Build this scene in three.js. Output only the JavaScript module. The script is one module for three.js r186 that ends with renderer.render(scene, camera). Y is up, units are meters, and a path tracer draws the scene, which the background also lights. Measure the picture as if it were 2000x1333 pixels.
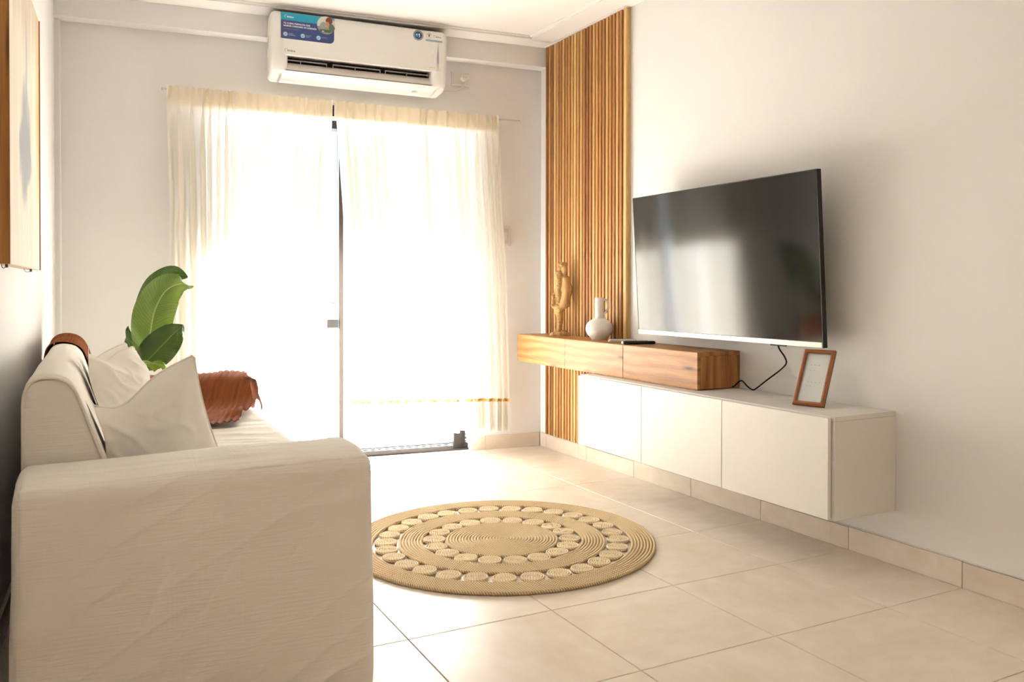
import * as THREE from 'three';
import { RoundedBoxGeometry } from 'three/addons/geometries/RoundedBoxGeometry.js';
import { ImprovedNoise } from 'three/addons/math/ImprovedNoise.js';
import { RectAreaLightUniformsLib } from 'three/addons/lights/RectAreaLightUniformsLib.js';
import { MarchingCubes } from 'three/addons/objects/MarchingCubes.js';
import { mergeGeometries, mergeVertices, toCreasedNormals } from 'three/addons/utils/BufferGeometryUtils.js';

// ---------------------------------------------------------------- camera, sky, sun, exposure
const scene = new THREE.Scene();
const camera = new THREE.PerspectiveCamera(2 * Math.atan(666.5 / 1658.41) * 180 / Math.PI, 2000 / 1333, 0.05, 200);
camera.position.set(-2.793, 1.061, 5.0194);
camera.rotation.set(-0.0094, -0.4898, 0.0012, 'YXZ');
camera.setViewOffset(2000, 1333, -26.47, 86.53, 2000, 1333);   // a level camera with a shifted lens
scene.background = new THREE.Color(0.74, 0.87, 1.0);
scene.backgroundIntensity = 0.3;
const A = 0.1082;                                              // the window wall is not quite square to the long wall
const cA = Math.cos(A), sA = Math.sin(A);
const sun = new THREE.DirectionalLight(new THREE.Color(0.82, 0.88, 1.0), 12);
sun.position.set(2.9, 6.4, -9.6);
sun.target.position.set(0, 0, 0);
sun.castShadow = true;
sun.shadow.mapSize.set(2048, 2048);
Object.assign(sun.shadow.camera, { left: -6, right: 6, top: 6, bottom: -6, near: 0.5, far: 30 });
scene.add(sun, sun.target);
const renderer = new THREE.WebGLRenderer({ antialias: true });
renderer.shadowMap.enabled = true;
renderer.toneMapping = THREE.LinearToneMapping;
renderer.toneMappingExposure = 14;

// ---------------------------------------------------------------- helpers
let seed = 7;
const rnd = () => { seed = (seed + 0x6D2B79F5) | 0; let t = Math.imul(seed ^ (seed >>> 15), 1 | seed); t = (t + Math.imul(t ^ (t >>> 7), 61 | t)) ^ t; return ((t ^ (t >>> 14)) >>> 0) / 4294967296; };
const rr = (a, b) => a + (b - a) * rnd();
const perlin = new ImprovedNoise();
const noise = (x, y = 0, z = 0) => perlin.noise(x, y, z);
const fbm = (x, y, z = 0, o = 4) => { let s = 0, a = 0.5, f = 1; for (let i = 0; i < o; i++) { s += a * noise(x * f, y * f, z + i * 7.3); a *= 0.5; f *= 2.03; } return s; };
const clamp = (x, a, b) => Math.min(b, Math.max(a, x));
const smooth = (a, b, x) => { const t = clamp((x - a) / (b - a), 0, 1); return t * t * (3 - 2 * t); };
const mix = (a, b, t) => a + (b - a) * t;
const V = (x, y, z) => new THREE.Vector3(x, y, z);
const taken = new Map();
const numbered = (name) => { const n = taken.get(name) ?? 0; taken.set(name, n + 1); return n ? `${name}_${String(n).padStart(3, '0')}` : name; };
function mesh(name, geo, mat, parent) {
  const m = new THREE.Mesh(Array.isArray(geo) ? merge(geo) : geo, mat);
  m.name = parent === undefined || parent === scene ? numbered(name) : name;
  m.castShadow = m.receiveShadow = true;
  (parent ?? scene).add(m);
  return m;
}
function merge(list) {
  return mergeGeometries(list.map((g) => { g = g.index ? g.toNonIndexed() : g; for (const k of Object.keys(g.attributes)) if (!['position', 'normal', 'uv'].includes(k)) g.deleteAttribute(k); return g; }));
}
function thing(name, label, category, pos = [0, 0, 0], turn = 0, group) {
  const g = new THREE.Group(); g.name = numbered(name); g.position.set(...pos); g.rotation.y = turn;
  g.userData = { label, category }; if (group) g.userData.group = group;
  scene.add(g); return g;
}
function tag(o, label, category, group) { Object.assign(o.userData, { label, category }); if (group) o.userData.group = group; return o; }
function struct(o, label) { o.userData.kind = 'structure'; if (label) o.userData.label = label; return o; }
const onBack = (s, y, off) => [s * cA - off * sA, y, s * sA + off * cA];   // along the window wall, height, distance into the room
function backGroup(name, label, category, s, y, off, group) { return thing(name, label, category, onBack(s, y, off), -A, group); }
// boxes given by two corners, uv in metres
function box(x0, y0, z0, x1, y1, z1, r = 0) {
  const w = Math.abs(x1 - x0), h = Math.abs(y1 - y0), d = Math.abs(z1 - z0);
  const g = r ? new RoundedBoxGeometry(w, h, d, 2, Math.min(r, w / 2.01, h / 2.01, d / 2.01)) : new THREE.BoxGeometry(w, h, d);
  g.translate((x0 + x1) / 2, (y0 + y1) / 2, (z0 + z1) / 2);
  return boxUV(g);
}
function boxUV(g) {
  const p = g.attributes.position, n = g.attributes.normal, uv = new Float32Array(p.count * 2);
  for (let i = 0; i < p.count; i++) {
    const ax = Math.abs(n.getX(i)), ay = Math.abs(n.getY(i)), az = Math.abs(n.getZ(i));
    const [u, v] = ax >= ay && ax >= az ? [p.getZ(i), p.getY(i)] : ay >= az ? [p.getX(i), p.getZ(i)] : [p.getX(i), p.getY(i)];
    uv[2 * i] = u; uv[2 * i + 1] = v;
  }
  g.setAttribute('uv', new THREE.BufferAttribute(uv, 2)); return g;
}
function tube(points, r, seg = 60, rad = 8, closed = false) { return new THREE.TubeGeometry(new THREE.CatmullRomCurve3(points.map((p) => V(...p)), closed, 'catmullrom', 0.5), seg, r, rad, closed); }
function cyl(r0, r1, h, n = 24) { return new THREE.CylinderGeometry(r0, r1, h, n); }
// normals joined across vertices that share a place
function joinNormals(g) {
  const p = g.attributes.position, ix = g.index, acc = new Map(), key = (i) => `${Math.round(p.getX(i) * 2e4)},${Math.round(p.getY(i) * 2e4)},${Math.round(p.getZ(i) * 2e4)}`;
  const keys = Array.from({ length: p.count }, (_, i) => key(i)), a = V(), b = V(), c = V();
  for (let t = 0; t < ix.count; t += 3) {
    const [i, j, k] = [ix.getX(t), ix.getX(t + 1), ix.getX(t + 2)];
    a.fromBufferAttribute(p, i); b.fromBufferAttribute(p, j).sub(a); c.fromBufferAttribute(p, k).sub(a); b.cross(c);
    for (const q of [i, j, k]) { const m = acc.get(keys[q]); if (m) m.add(b); else acc.set(keys[q], b.clone()); }
  }
  const n = new Float32Array(p.count * 3);
  for (let i = 0; i < p.count; i++) { const m = (acc.get(keys[i]) ?? V(0, 1, 0)).clone().normalize(); n.set([m.x, m.y, m.z], 3 * i); }
  g.setAttribute('normal', new THREE.BufferAttribute(n, 3)); return g;
}
// a soft upholstered block: rounded box, then fn(point, normal) moves the surface
function softBox(w, h, d, r, nx, ny, nz, fn, flatFoot = false) {
  const g = new THREE.BoxGeometry(w, h, d, nx, ny, nz), p = g.attributes.position, uv = boxUV(g).attributes.uv, q = V(), c = V(), n = V();
  for (let i = 0; i < p.count; i++) {
    q.fromBufferAttribute(p, i);
    c.set(clamp(q.x, -w / 2 + r, w / 2 - r), clamp(q.y, -h / 2 + r, h / 2 - r), clamp(q.z, -d / 2 + r, d / 2 - r));
    if (flatFoot && q.y < c.y) c.y = q.y;
    n.copy(q).sub(c); if (n.lengthSq() < 1e-12) n.set(0, 1, 0); n.normalize();
    q.copy(c).addScaledVector(n, r);
    if (fn) fn(q, n);
    p.setXYZ(i, q.x, q.y, q.z);
  }
  return joinNormals(g);
}
// surface from a grid function f(u, v) -> [x, y, z]
function sheet(f, nu, nv, uvf) {
  const pos = [], uv = [], idx = [];
  for (let j = 0; j <= nv; j++) for (let i = 0; i <= nu; i++) { const u = i / nu, v = j / nv; pos.push(...f(u, v)); uv.push(...(uvf ? uvf(u, v) : [u, v])); }
  for (let j = 0; j < nv; j++) for (let i = 0; i < nu; i++) { const a = j * (nu + 1) + i, b = a + 1, c = a + nu + 1, d = c + 1; idx.push(a, b, d, a, d, c); }
  const g = new THREE.BufferGeometry();
  g.setAttribute('position', new THREE.Float32BufferAttribute(pos, 3)); g.setAttribute('uv', new THREE.Float32BufferAttribute(uv, 2)); g.setIndex(idx); g.computeVertexNormals(); return g;
}
const lathe = (pts, n = 48) => new THREE.LatheGeometry(pts.map(([r, y]) => new THREE.Vector2(r, y)), n);

// ---------------------------------------------------------------- textures
function tex(w, h, f, { srgb = true, repeat } = {}) {
  const d = new Uint8Array(w * h * 4);
  for (let y = 0; y < h; y++) for (let x = 0; x < w; x++) { const c = f(x / w, y / h), k = 4 * (y * w + x); d[k] = clamp(c[0], 0, 255); d[k + 1] = clamp(c[1] ?? c[0], 0, 255); d[k + 2] = clamp(c[2] ?? c[0], 0, 255); d[k + 3] = 255; }
  const t = new THREE.DataTexture(d, w, h); t.wrapS = t.wrapT = THREE.RepeatWrapping; t.magFilter = THREE.LinearFilter; t.minFilter = THREE.LinearMipmapLinearFilter; t.generateMipmaps = true;
  if (srgb) t.colorSpace = THREE.SRGBColorSpace; if (repeat) t.repeat.set(...repeat); t.needsUpdate = true; return t;
}
// tiling noise: blends two shifted copies so that the repeat has no seam
const wrapNoise = (f, x, y, w, h) => { const a = x / w, b = y / h; return mix(mix(f(x, y), f(x - w, y), a), mix(f(x, y - h), f(x - w, y - h), a), b); };
const lerp3 = (a, b, t) => [mix(a[0], b[0], t), mix(a[1], b[1], t), mix(a[2], b[2], t)];
function canvasTex(w, h, draw) {
  const c = document.createElement('canvas'); c.width = w; c.height = h; draw(c.getContext('2d'), w, h);
  const t = new THREE.CanvasTexture(c); t.colorSpace = THREE.SRGBColorSpace; return t;
}
function woodTex(w, h, dark, mid, light, sd, { along = 'x', stretch = 9, rings = 5, knots = 0, repeat } = {}) {
  seed = sd * 977 + 3; const ks = Array.from({ length: knots }, () => [rnd(), rnd(), rr(0.5, 1)]);
  return tex(w, h, (u, v) => {
    let a = along === 'x' ? u : v, b = along === 'x' ? v : u; const asp = along === 'x' ? w / h : h / w;
    let L = a * asp; let warp = 0, kd = 0;
    for (const [ka, kb, ks_] of ks) { const dx = (L - ka * asp) / 0.9, dy = (b - kb) / 0.16, r2 = dx * dx + dy * dy; const e = Math.exp(-r2 * 2.2); warp += e * 0.55 * Math.sign(b - kb || 1) * Math.min(1, Math.abs(b - kb) / 0.1); kd += ks_ * Math.exp(-r2 * 14); }
    const t = b + warp * 0.25 + 0.22 * fbm(L * 0.35 + sd, b * 1.4, sd, 3);
    const ring = 0.5 + 0.5 * Math.sin((t * rings + 0.5 * fbm(L * 0.5, b * 3, sd + 3, 2)) * 6.283);
    const fine = fbm(L * 1.6, b * 46, sd + 9, 3), pore = noise(L * 7, b * 120, sd);
    let k = 0.5 + 0.34 * (ring - 0.5) + 0.75 * fine * 0.6 + 0.10 * pore;
    let c = k < 0.5 ? lerp3(dark, mid, clamp(k * 2, 0, 1)) : lerp3(mid, light, clamp(k * 2 - 1, 0, 1));
    if (kd > 0.02) c = lerp3(c, [62, 36, 16], clamp(kd, 0, 0.85));
    return c;
  }, { repeat });
}

const plasterBump = tex(512, 512, (u, v) => { const n = wrapNoise((x, y) => fbm(x * 9, y * 9, 2, 5), u, v, 1, 1); return [128 + 150 * n]; }, { srgb: false, repeat: [1.2, 1.2] });
const weave = tex(256, 256, (u, v) => { const a = Math.sin(u * 6.2832 * 48), b = Math.sin(v * 6.2832 * 48); return [128 + 60 * (a * (b > 0 ? 1 : -0.4)) * 0.6 + 40 * noise(u * 90, v * 90)]; }, { srgb: false, repeat: [9, 9] });
const slub = tex(512, 512, (u, v) => { const n = wrapNoise((x, y) => 0.95 * fbm(x * 5, y * 90, 5, 4) + 0.12 * fbm(x * 90, y * 4, 8, 3), u, v, 1, 1); return [128 + 120 * n]; }, { srgb: false, repeat: [2, 2] });

// ---------------------------------------------------------------- materials
const std = (o) => new THREE.MeshStandardMaterial({ roughness: 0.8, ...o });
const M = {
  wall: std({ color: '#f1eeea', roughness: 0.85, bumpMap: plasterBump, bumpScale: 0.0012 }),
  ceiling: std({ color: '#f3f0ea', roughness: 0.9 }),
  grout: std({ color: '#b3a188', roughness: 0.9 }),
  concrete: std({ color: '#67625c', roughness: 0.9 }),
  white: std({ color: '#e9e4dc', roughness: 0.42 }),
  whiteEdge: std({ color: '#e6dfd3', roughness: 0.5 }),
  plastic: std({ color: '#f1ede8', roughness: 0.32 }),
  dark: std({ color: '#141312', roughness: 0.6 }),
  blackMetal: std({ color: '#2b2825', roughness: 0.5, metalness: 0.3 }),
  rail: std({ color: '#3b3632', roughness: 0.55, metalness: 0.2 }),
  steel: std({ color: '#d8d2c8', roughness: 0.4, metalness: 0.3 }),
  cloth: std({ color: '#efe8dc', roughness: 0.95, bumpMap: slub, bumpScale: 0.003 }),
  piping: std({ color: '#eee4d4', roughness: 0.95 }),
  pillow: std({ color: '#f1ebe1', roughness: 0.95, bumpMap: slub, bumpScale: 0.0012 }),
  curtain: new THREE.MeshPhysicalMaterial({ color: '#fdf9f0', roughness: 1, transmission: 0.5, thickness: 0, specularIntensity: 0.1, side: THREE.DoubleSide }),
  curtainBand: new THREE.MeshPhysicalMaterial({ color: '#f6e2b8', roughness: 1, transmission: 0.45, thickness: 0, specularIntensity: 0.1, side: THREE.DoubleSide }),
  glass: new THREE.MeshPhysicalMaterial({ color: '#ffffff', roughness: 0, transmission: 1, thickness: 0, ior: 1.45 }),
  glassEdge: new THREE.MeshPhysicalMaterial({ color: '#b8cfc8', roughness: 0.25, transmission: 0.35, thickness: 0 }),
};

// ================================================================ STRUCTURE
const H = 2.675, BL = Math.tan(2.8 * Math.PI / 180);            // ceiling height; slope of the left wall
const leftX = (z) => -2.876 - BL * (z + 0.312);
// ---- floor: tiles of half a metre on a mortar bed
{
  const floor = struct(new THREE.Group(), 'beige square stoneware floor tiles with thin joints'); floor.name = 'floor'; scene.add(floor);
  mesh('mortar_bed', box(-3.7, -0.13, -0.6, 0.2, -0.004, 7.2), M.grout, floor);
  const maps = [0, 1, 2, 3].map((k) => tex(512, 512, (u, v) => {
    const cloud = fbm(u * 2.6 + k * 9, v * 3.6, k * 5 + 1, 5), vein = fbm(u * 5 + k, v * 11, k + 20, 4), grit = noise(u * 160, v * 160, k);
    const t = clamp(0.5 + 0.8 * cloud + 0.3 * vein + 0.04 * grit, 0, 1);
    return lerp3([222, 206, 186], [241, 231, 218], t);
  }));
  const rough = tex(256, 256, (u, v) => { const n = fbm(u * 7, v * 7, 31, 4); return [0, 140 + 45 * n, 0]; }, { srgb: false });
  const bump = tex(256, 256, (u, v) => [128 + 110 * fbm(u * 22, v * 22, 3, 3)], { srgb: false });
  const mats = maps.map((map) => { const m = std({ map, roughness: 0.62, roughnessMap: rough, bumpMap: bump, bumpScale: 0.00006 }); return m; });
  const geos = new Map();
  const slab = (w, d) => {
    const key = `${w.toFixed(4)}_${d.toFixed(4)}`; if (geos.has(key)) return geos.get(key);
    const b = 0.0014, t = 0.0, y1 = -0.0014, y0 = -0.012, P = [], U = [], I = [];
    const ring = (i, y) => [[-w / 2 + i, y, -d / 2 + i], [w / 2 - i, y, -d / 2 + i], [w / 2 - i, y, d / 2 - i], [-w / 2 + i, y, d / 2 - i]];
    const quad = (a, b_, c, e) => { const k = P.length / 3; for (const q of [a, b_, c, e]) { P.push(...q); U.push((q[0] + w / 2) / 0.5, (q[2] + d / 2) / 0.5); } I.push(k, k + 1, k + 2, k, k + 2, k + 3); };
    const A_ = ring(b, t), B_ = ring(0, y1), C_ = ring(0, y0);
    quad(A_[3], A_[2], A_[1], A_[0]);
    for (let k = 0; k < 4; k++) { const l = (k + 1) % 4; quad(B_[l], B_[k], A_[k], A_[l]); quad(C_[l], C_[k], B_[k], B_[l]); }
    let g = new THREE.BufferGeometry(); g.setAttribute('position', new THREE.Float32BufferAttribute(P, 3)); g.setAttribute('uv', new THREE.Float32BufferAttribute(U, 2)); g.setIndex(I); g = g.toNonIndexed(); g.computeVertexNormals();
    geos.set(key, g); return g;
  };
  seed = 11;
  const xs = [0, -0.402]; for (let k = 1; k <= 6; k++) xs.push(-0.402 - 0.5 * k);
  const zs = [-0.402]; for (let k = 0; k < 15; k++) zs.push(0.098 + 0.5 * k);
  for (let i = 0; i + 1 < xs.length; i++) for (let j = 0; j + 1 < zs.length; j++) {
    const w = xs[i] - xs[i + 1] - 0.003, d = zs[j + 1] - zs[j] - 0.003, t = mesh('tile', slab(w, d), mats[Math.floor(rnd() * 4)], floor);
    t.position.set((xs[i] + xs[i + 1]) / 2, 0, (zs[j] + zs[j + 1]) / 2); const q = Math.floor(rnd() * 4);
    t.rotation.y = Math.abs(w - d) < 0.01 ? q * Math.PI / 2 : (q % 2) * Math.PI;
  }
  // ---- skirting tiles
  const skirtMats = mats;
  const right = struct(new THREE.Group(), 'beige tile skirting along the long right wall'); right.name = 'baseboard_right'; scene.add(right);
  const cut = [0.014, ...zs.filter((z) => z > 0.05 && z < 7)]; cut.push(7);
  const uvHalf = (g) => { const u = g.attributes.uv; for (let i = 0; i < u.count; i++) u.setXY(i, u.getX(i) * 2, u.getY(i) * 2); return g; };
  for (let k = 0; k + 1 < cut.length; k++) mesh('skirting_tile', uvHalf(box(-0.012, 0.0005, cut[k] + 0.0012, -0.0005, 0.092 + rr(-0.0015, 0.0015), cut[k + 1] - 0.0012, 0.0012)), skirtMats[k % 4], right);
  mesh('paint_edge', box(-0.0065, 0.0945, 0.014, -0.0005, 0.098, 7, 0.001), M.wall, right);
  const back = struct(new THREE.Group(), 'beige tile skirting beside the glass door'); back.name = 'baseboard_back'; back.rotation.y = -A; scene.add(back);
  for (const [a, b] of [[-0.498, -0.4], [-0.398, -0.013], [-2.6, -2.12], [-2.86, -2.603]]) mesh('skirting_tile', uvHalf(box(a, 0.0005, 0.0005, b, 0.092, 0.012, 0.0012)), skirtMats[Math.floor(rnd() * 4)], back);
  const left = struct(new THREE.Group(), 'beige tile skirting along the left wall behind the sofa'); left.name = 'baseboard_left'; left.position.set(leftX(0), 0, 0); left.rotation.y = -Math.atan(BL); scene.add(left);
  for (let k = 0; k < 14; k++) mesh('skirting_tile', uvHalf(box(0.0005, 0.0005, k * 0.5 - 0.2, 0.012, 0.092, k * 0.5 + 0.2976, 0.0012)), skirtMats[k % 4], left);
}
// ---- walls
const wallRight = struct(mesh('wall_right', box(0, -0.1, -0.3, 0.2, 2.85, 7.2), M.wall), 'smooth cream painted wall behind the television');
const O = { s0: -2.10, s1: -0.50, top: 2.10 };                   // the door opening
{
  const w = struct(mesh('wall_back', [box(-3.3, -0.1, -0.2, O.s0, 2.85, 0), box(O.s1, -0.1, -0.2, 0.05, 2.85, 0), box(O.s0, O.top, -0.2, O.s1, 2.85, 0)], M.wall), 'cream wall round the curtained glass door'); w.rotation.y = -A;
  const beam = struct(mesh('trim_1', box(-2.99, 2.53, 0.0, 0.02, H + 0.05, 0.1, 0.004), M.wall), 'shallow plastered beam above the door'); beam.rotation.y = -A;
  const g = new THREE.BoxGeometry(0.2, 2.95, 8); g.translate(-0.1, 1.375, 3.5);
  const l = struct(mesh('wall_left', boxUV(g), M.wall), 'cream wall behind the sofa'); l.position.set(leftX(0), 0, 0); l.rotation.y = -Math.atan(BL);
  struct(mesh('wall_front', box(-3.8, -0.1, 7, 0.2, 2.85, 7.2), M.wall), 'plain cream wall behind the viewer');
  const col = struct(mesh('trim_2', box(-2.905, 0, 0, -2.862, 2.53, 0.045, 0.006), M.wall), 'slim plastered pilaster in the left corner'); col.rotation.y = -A;
  struct(mesh('ceiling', box(-3.8, H, -0.6, 0.2, H + 0.15, 7.2), M.ceiling), 'smooth cream ceiling');
  struct(mesh('trim_3', [box(-0.2, H - 0.018, 0.2, 0, H, 7), box(-0.215, H - 0.008, 0.2, -0.2, H, 7)], M.ceiling), 'flat plaster border of the ceiling along the right wall');
  const bt = struct(mesh('trim_4', [box(-3.0, H - 0.018, 0.1, 0.0, H, 0.26), box(-3.0, H - 0.008, 0.26, -0.2, H, 0.275)], M.ceiling), 'flat plaster border of the ceiling above the door'); bt.rotation.y = -A;
}
// ---- ceiling lamp of the dining end, behind the viewer
{
  RectAreaLightUniformsLib.init();
  const l = thing('ceiling_lamp', 'square white ceiling lamp with warm light, behind the viewer', 'lamp', [-1.6, H, 6.0]);
  mesh('housing', box(-0.31, -0.05, -0.31, 0.31, -0.0005, 0.31, 0.006), M.white, l);
  mesh('diffuser', box(-0.295, -0.058, -0.295, 0.295, -0.05, 0.295, 0.003), std({ color: '#fff4e2', emissive: new THREE.Color(1.0, 0.8, 0.56), emissiveIntensity: 0.15 }), l);
  const a = new THREE.RectAreaLight(new THREE.Color(1.0, 0.80, 0.58), 1.08, 0.58, 0.58); a.position.set(0, -0.062, 0); a.rotation.x = -Math.PI / 2; l.add(a);
}
// ---- outside: the balcony whose upper slab shades the top of the curtains
{
  const b = struct(mesh('balcony_floor', box(-4.2, -0.2, -2.2, 1.6, -0.02, -0.2), M.concrete), 'sunlit pale balcony floor beyond the door'); b.rotation.y = -A;
  const c = struct(mesh('balcony_canopy', box(-5.2, 2.75, -2.23, 3.6, 2.95, -0.2), M.concrete), 'balcony slab overhead'); c.rotation.y = -A;
  struct(mesh('ground', box(-60, -3.3, -80, 60, -3.0, 80), M.concrete), 'pale paved ground below the balcony');
}
// ---- frameless sliding glass door
{
  const d = struct(new THREE.Group(), 'frameless glass balcony door with dark fittings'); d.name = 'door_1'; d.rotation.y = -A; scene.add(d);
  mesh('threshold_rail', [box(O.s0, 0.0, -0.15, O.s1 - 0.001, 0.012, -0.03, 0.003), box(O.s0, 0.0, -0.045, O.s1 - 0.105, 0.036, -0.03, 0.003), box(O.s0, 0.012, -0.062, O.s1 - 0.001, 0.042, -0.05, 0.002), box(O.s0, 0.012, -0.12, O.s1 - 0.001, 0.042, -0.108, 0.002)], M.rail, d);
  mesh('head_rail', box(O.s0, O.top - 0.05, -0.15, O.s1, O.top - 0.001, -0.03, 0.003), M.rail, d);
  const p1 = mesh('glass_panel', box(O.s0, 0.043, -0.089, -1.352, O.top - 0.05, -0.081), M.glass, d);
  mesh('glass_edge', box(-1.3518, 0.043, -0.090, -1.344, O.top - 0.05, -0.080), M.glassEdge, p1);
  const p2 = mesh('glass_panel', box(-1.32, 0.043, -0.129, O.s1 - 0.052, O.top - 0.05, -0.121), M.glass, d);
  mesh('glass_edge', box(O.s1 - 0.052, 0.043, -0.130, O.s1 - 0.046, O.top - 0.05, -0.120), M.glassEdge, p2);
  mesh('lock_box', box(-1.414, 0.815, -0.105, -1.342, 0.868, -0.062, 0.004), M.blackMetal, d);
  mesh('brush_seal', box(-1.337, 0.045, -0.098, -1.312, 2.02, -0.07, 0.004), std({ color: '#3d342d', roughness: 1 }), d);
  mesh('bottom_bracket', box(-0.602, 0.013, -0.075, -0.545, 0.13, -0.035, 0.004), M.blackMetal, d);
  const br = []; seed = 5;
  for (let k = 0; k < 90; k++) { const g = cyl(0.0022, 0.0015, rr(0.018, 0.034), 5); g.rotateZ(Math.PI / 2 + rr(-0.3, 0.3)); g.translate(-0.527 + rr(-0.006, 0.008), 0.015 + rr(0, 0.112), -0.055 + rr(-0.016, 0.016)); br.push(g); }
  mesh('bottom_brush', [...br, box(-0.546, 0.013, -0.072, -0.522, 0.128, -0.04, 0.004)], M.dark, d);
}

// ================================================================ CURTAINS
const ROD = (s) => 2.164 + (2.189 - 2.164) * (-0.191 - s) / 2.156;
{
  const r = backGroup('curtain_rod', 'thin pale metal curtain rod fixed above the glass door', 'curtain rod', 0, 0, 0);
  const L = Math.hypot(2.156, 0.025), g = cyl(0.0055, 0.0055, L, 10); g.rotateZ(Math.PI / 2 - Math.atan2(0.025, 2.156)); g.translate(-1.269, 2.1765, 0.075); mesh('rod', g, M.steel, r);
  mesh('joint_clip', box(-1.406, 2.1, 0.094, -1.396, 2.168, 0.104, 0.004), M.dark, r);
  for (const s of [-2.347, -0.191]) { const c = new THREE.SphereGeometry(0.009, 10, 8); c.translate(s, ROD(s), 0.075); mesh('end_cap', c, M.steel, r); }
  for (const s of [-2.112, -1.30, -0.488]) mesh('bracket', [box(s - 0.003, ROD(s) - 0.008, 0.0, s + 0.003, ROD(s) + 0.008, 0.078, 0.001), box(s - 0.004, ROD(s) - 0.004, 0.0, s + 0.004, ROD(s) + 0.035, 0.005, 0.001)], M.steel, r);
}
function curtainPanel(name, label, cfg) {
  const g = backGroup(name, label, 'curtain', 0, 0, 0);
  seed = cfg.seed;
  const ph = [0]; for (let k = 0; k < cfg.n; k++) ph.push(ph[k] + rr(0.6, 1.4));
  const tot = ph[cfg.n], amp = Array.from({ length: cfg.n + 1 }, () => rr(0.6, 1.25)), drift = Array.from({ length: cfg.n + 2 }, () => rr(-1, 1)), laps = Array.from({ length: cfg.n + 2 }, () => rr(0.1, 1.5));
  const phase = (u) => { const t = u * tot; let k = 0; while (k < cfg.n - 1 && ph[k + 1] < t) k++; return [k + (t - ph[k]) / (ph[k + 1] - ph[k]), k]; };
  const surf = (u, y, lay = 0) => {
    const top = ROD(mix(cfg.top[0], cfg.top[1], u)) + 0.014, hd = clamp((top - y) / (top - cfg.bottom(u)), 0, 1), down = top - y;
    const [p, k] = phase(u), f = p * 2 * Math.PI, pinch = smooth(0.02, 0.10, down) * (1 - smooth(0.13, 0.45, down)), a = amp[k] * (1 - (p - k)) + amp[Math.min(k + 1, cfg.n)] * (p - k);
    const calm = cfg.calm ? cfg.calm(u, hd) : 1, lap = laps[k] * (1 - (p - k)) + laps[k + 1] * (p - k);
    let A1 = (0.018 + 0.034 * smooth(0.1, 0.35, down)) * a * calm; A1 = A1 * (1 - 0.55 * pinch);
    const wide = mix(cfg.top[1] - cfg.top[0], cfg.bot[1] - cfg.bot[0], hd) / cfg.n;
    let s = mix(mix(cfg.top[0], cfg.top[1], u), mix(cfg.bot[0], cfg.bot[1], u), Math.pow(hd, 0.9));
    s += wide * ((0.03 + 0.13 * lap) * smooth(0.10, 0.2, down) * calm * Math.sin(2 * f) + 0.42 * pinch * -0.35 * Math.sin(f)) ;
    s += 0.035 * hd * (1 - Math.abs(2 * u - 1)) * (drift[k] * (1 - (p - k)) + drift[k + 1] * (p - k)) + 0.006 * noise(u * 8, y * 2.2, cfg.seed);
    let off = 0.112 - 0.02 * smooth(0.1, 0.5, down) + A1 * Math.cos(f) + 0.012 * fbm(u * 9, y * 1.7, cfg.seed + 2, 3) * smooth(0.1, 0.6, down) + (cfg.bulge ? cfg.bulge(u, hd) : 0);
    off += 0.007 * Math.sin(3 * f + 2 * y) * smooth(0.05, 0.4, down);
    return [s, y, Math.max(0.012, off) + lay];
  };
  const yAt = (u, v, y0, y1) => mix(y1, y0, v);
  const top = (u) => ROD(mix(cfg.top[0], cfg.top[1], u)) + 0.014;
  mesh('fabric', sheet((u, v) => surf(u, mix(cfg.bottom(u), top(u), v)), cfg.n * 26, 90), M.curtain, g);
  mesh('header_tape', sheet((u, v) => surf(u, mix(top(u) - 0.105, top(u) - 0.002, v), -0.004), cfg.n * 26, 10), M.curtainBand, g);
  mesh('hem', sheet((u, v) => surf(u, mix(cfg.bottom(u), cfg.bottom(u) + 0.21, v), -0.005), cfg.n * 26, 10), M.curtain, g);
  if (cfg.stitch) mesh('hem_stitching', sheet((u, v) => surf(u, mix(cfg.bottom(u) + 0.196, cfg.bottom(u) + 0.214, v), 0.003), cfg.n * 26, 2), std({ color: '#dcae68', roughness: 1 }), g);
  return g;
}
curtainPanel('curtain', 'cream sheer curtain beside the plant, hanging at the left of the door', { seed: 31, n: 17, top: [-2.325, -1.408], bot: [-2.30, -1.475], bottom: () => 0.10, calm: (u) => 0.8 });
curtainPanel('curtain', 'cream sheer curtain nearest the light switch, at the right of the door', { seed: 77, n: 17, stitch: true, top: [-1.395, -0.355], bot: [-1.275, -0.285], bottom: (u) => 0.165 - 0.03 * u,
  calm: (u, h) => 1 - 0.72 * smooth(0.72, 0.84, u) * smooth(0.05, 0.25, h), bulge: (u, h) => 0.07 * smooth(0.7, 0.95, u) * Math.sin(Math.PI * Math.min(1, h * 0.8)) });

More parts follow.
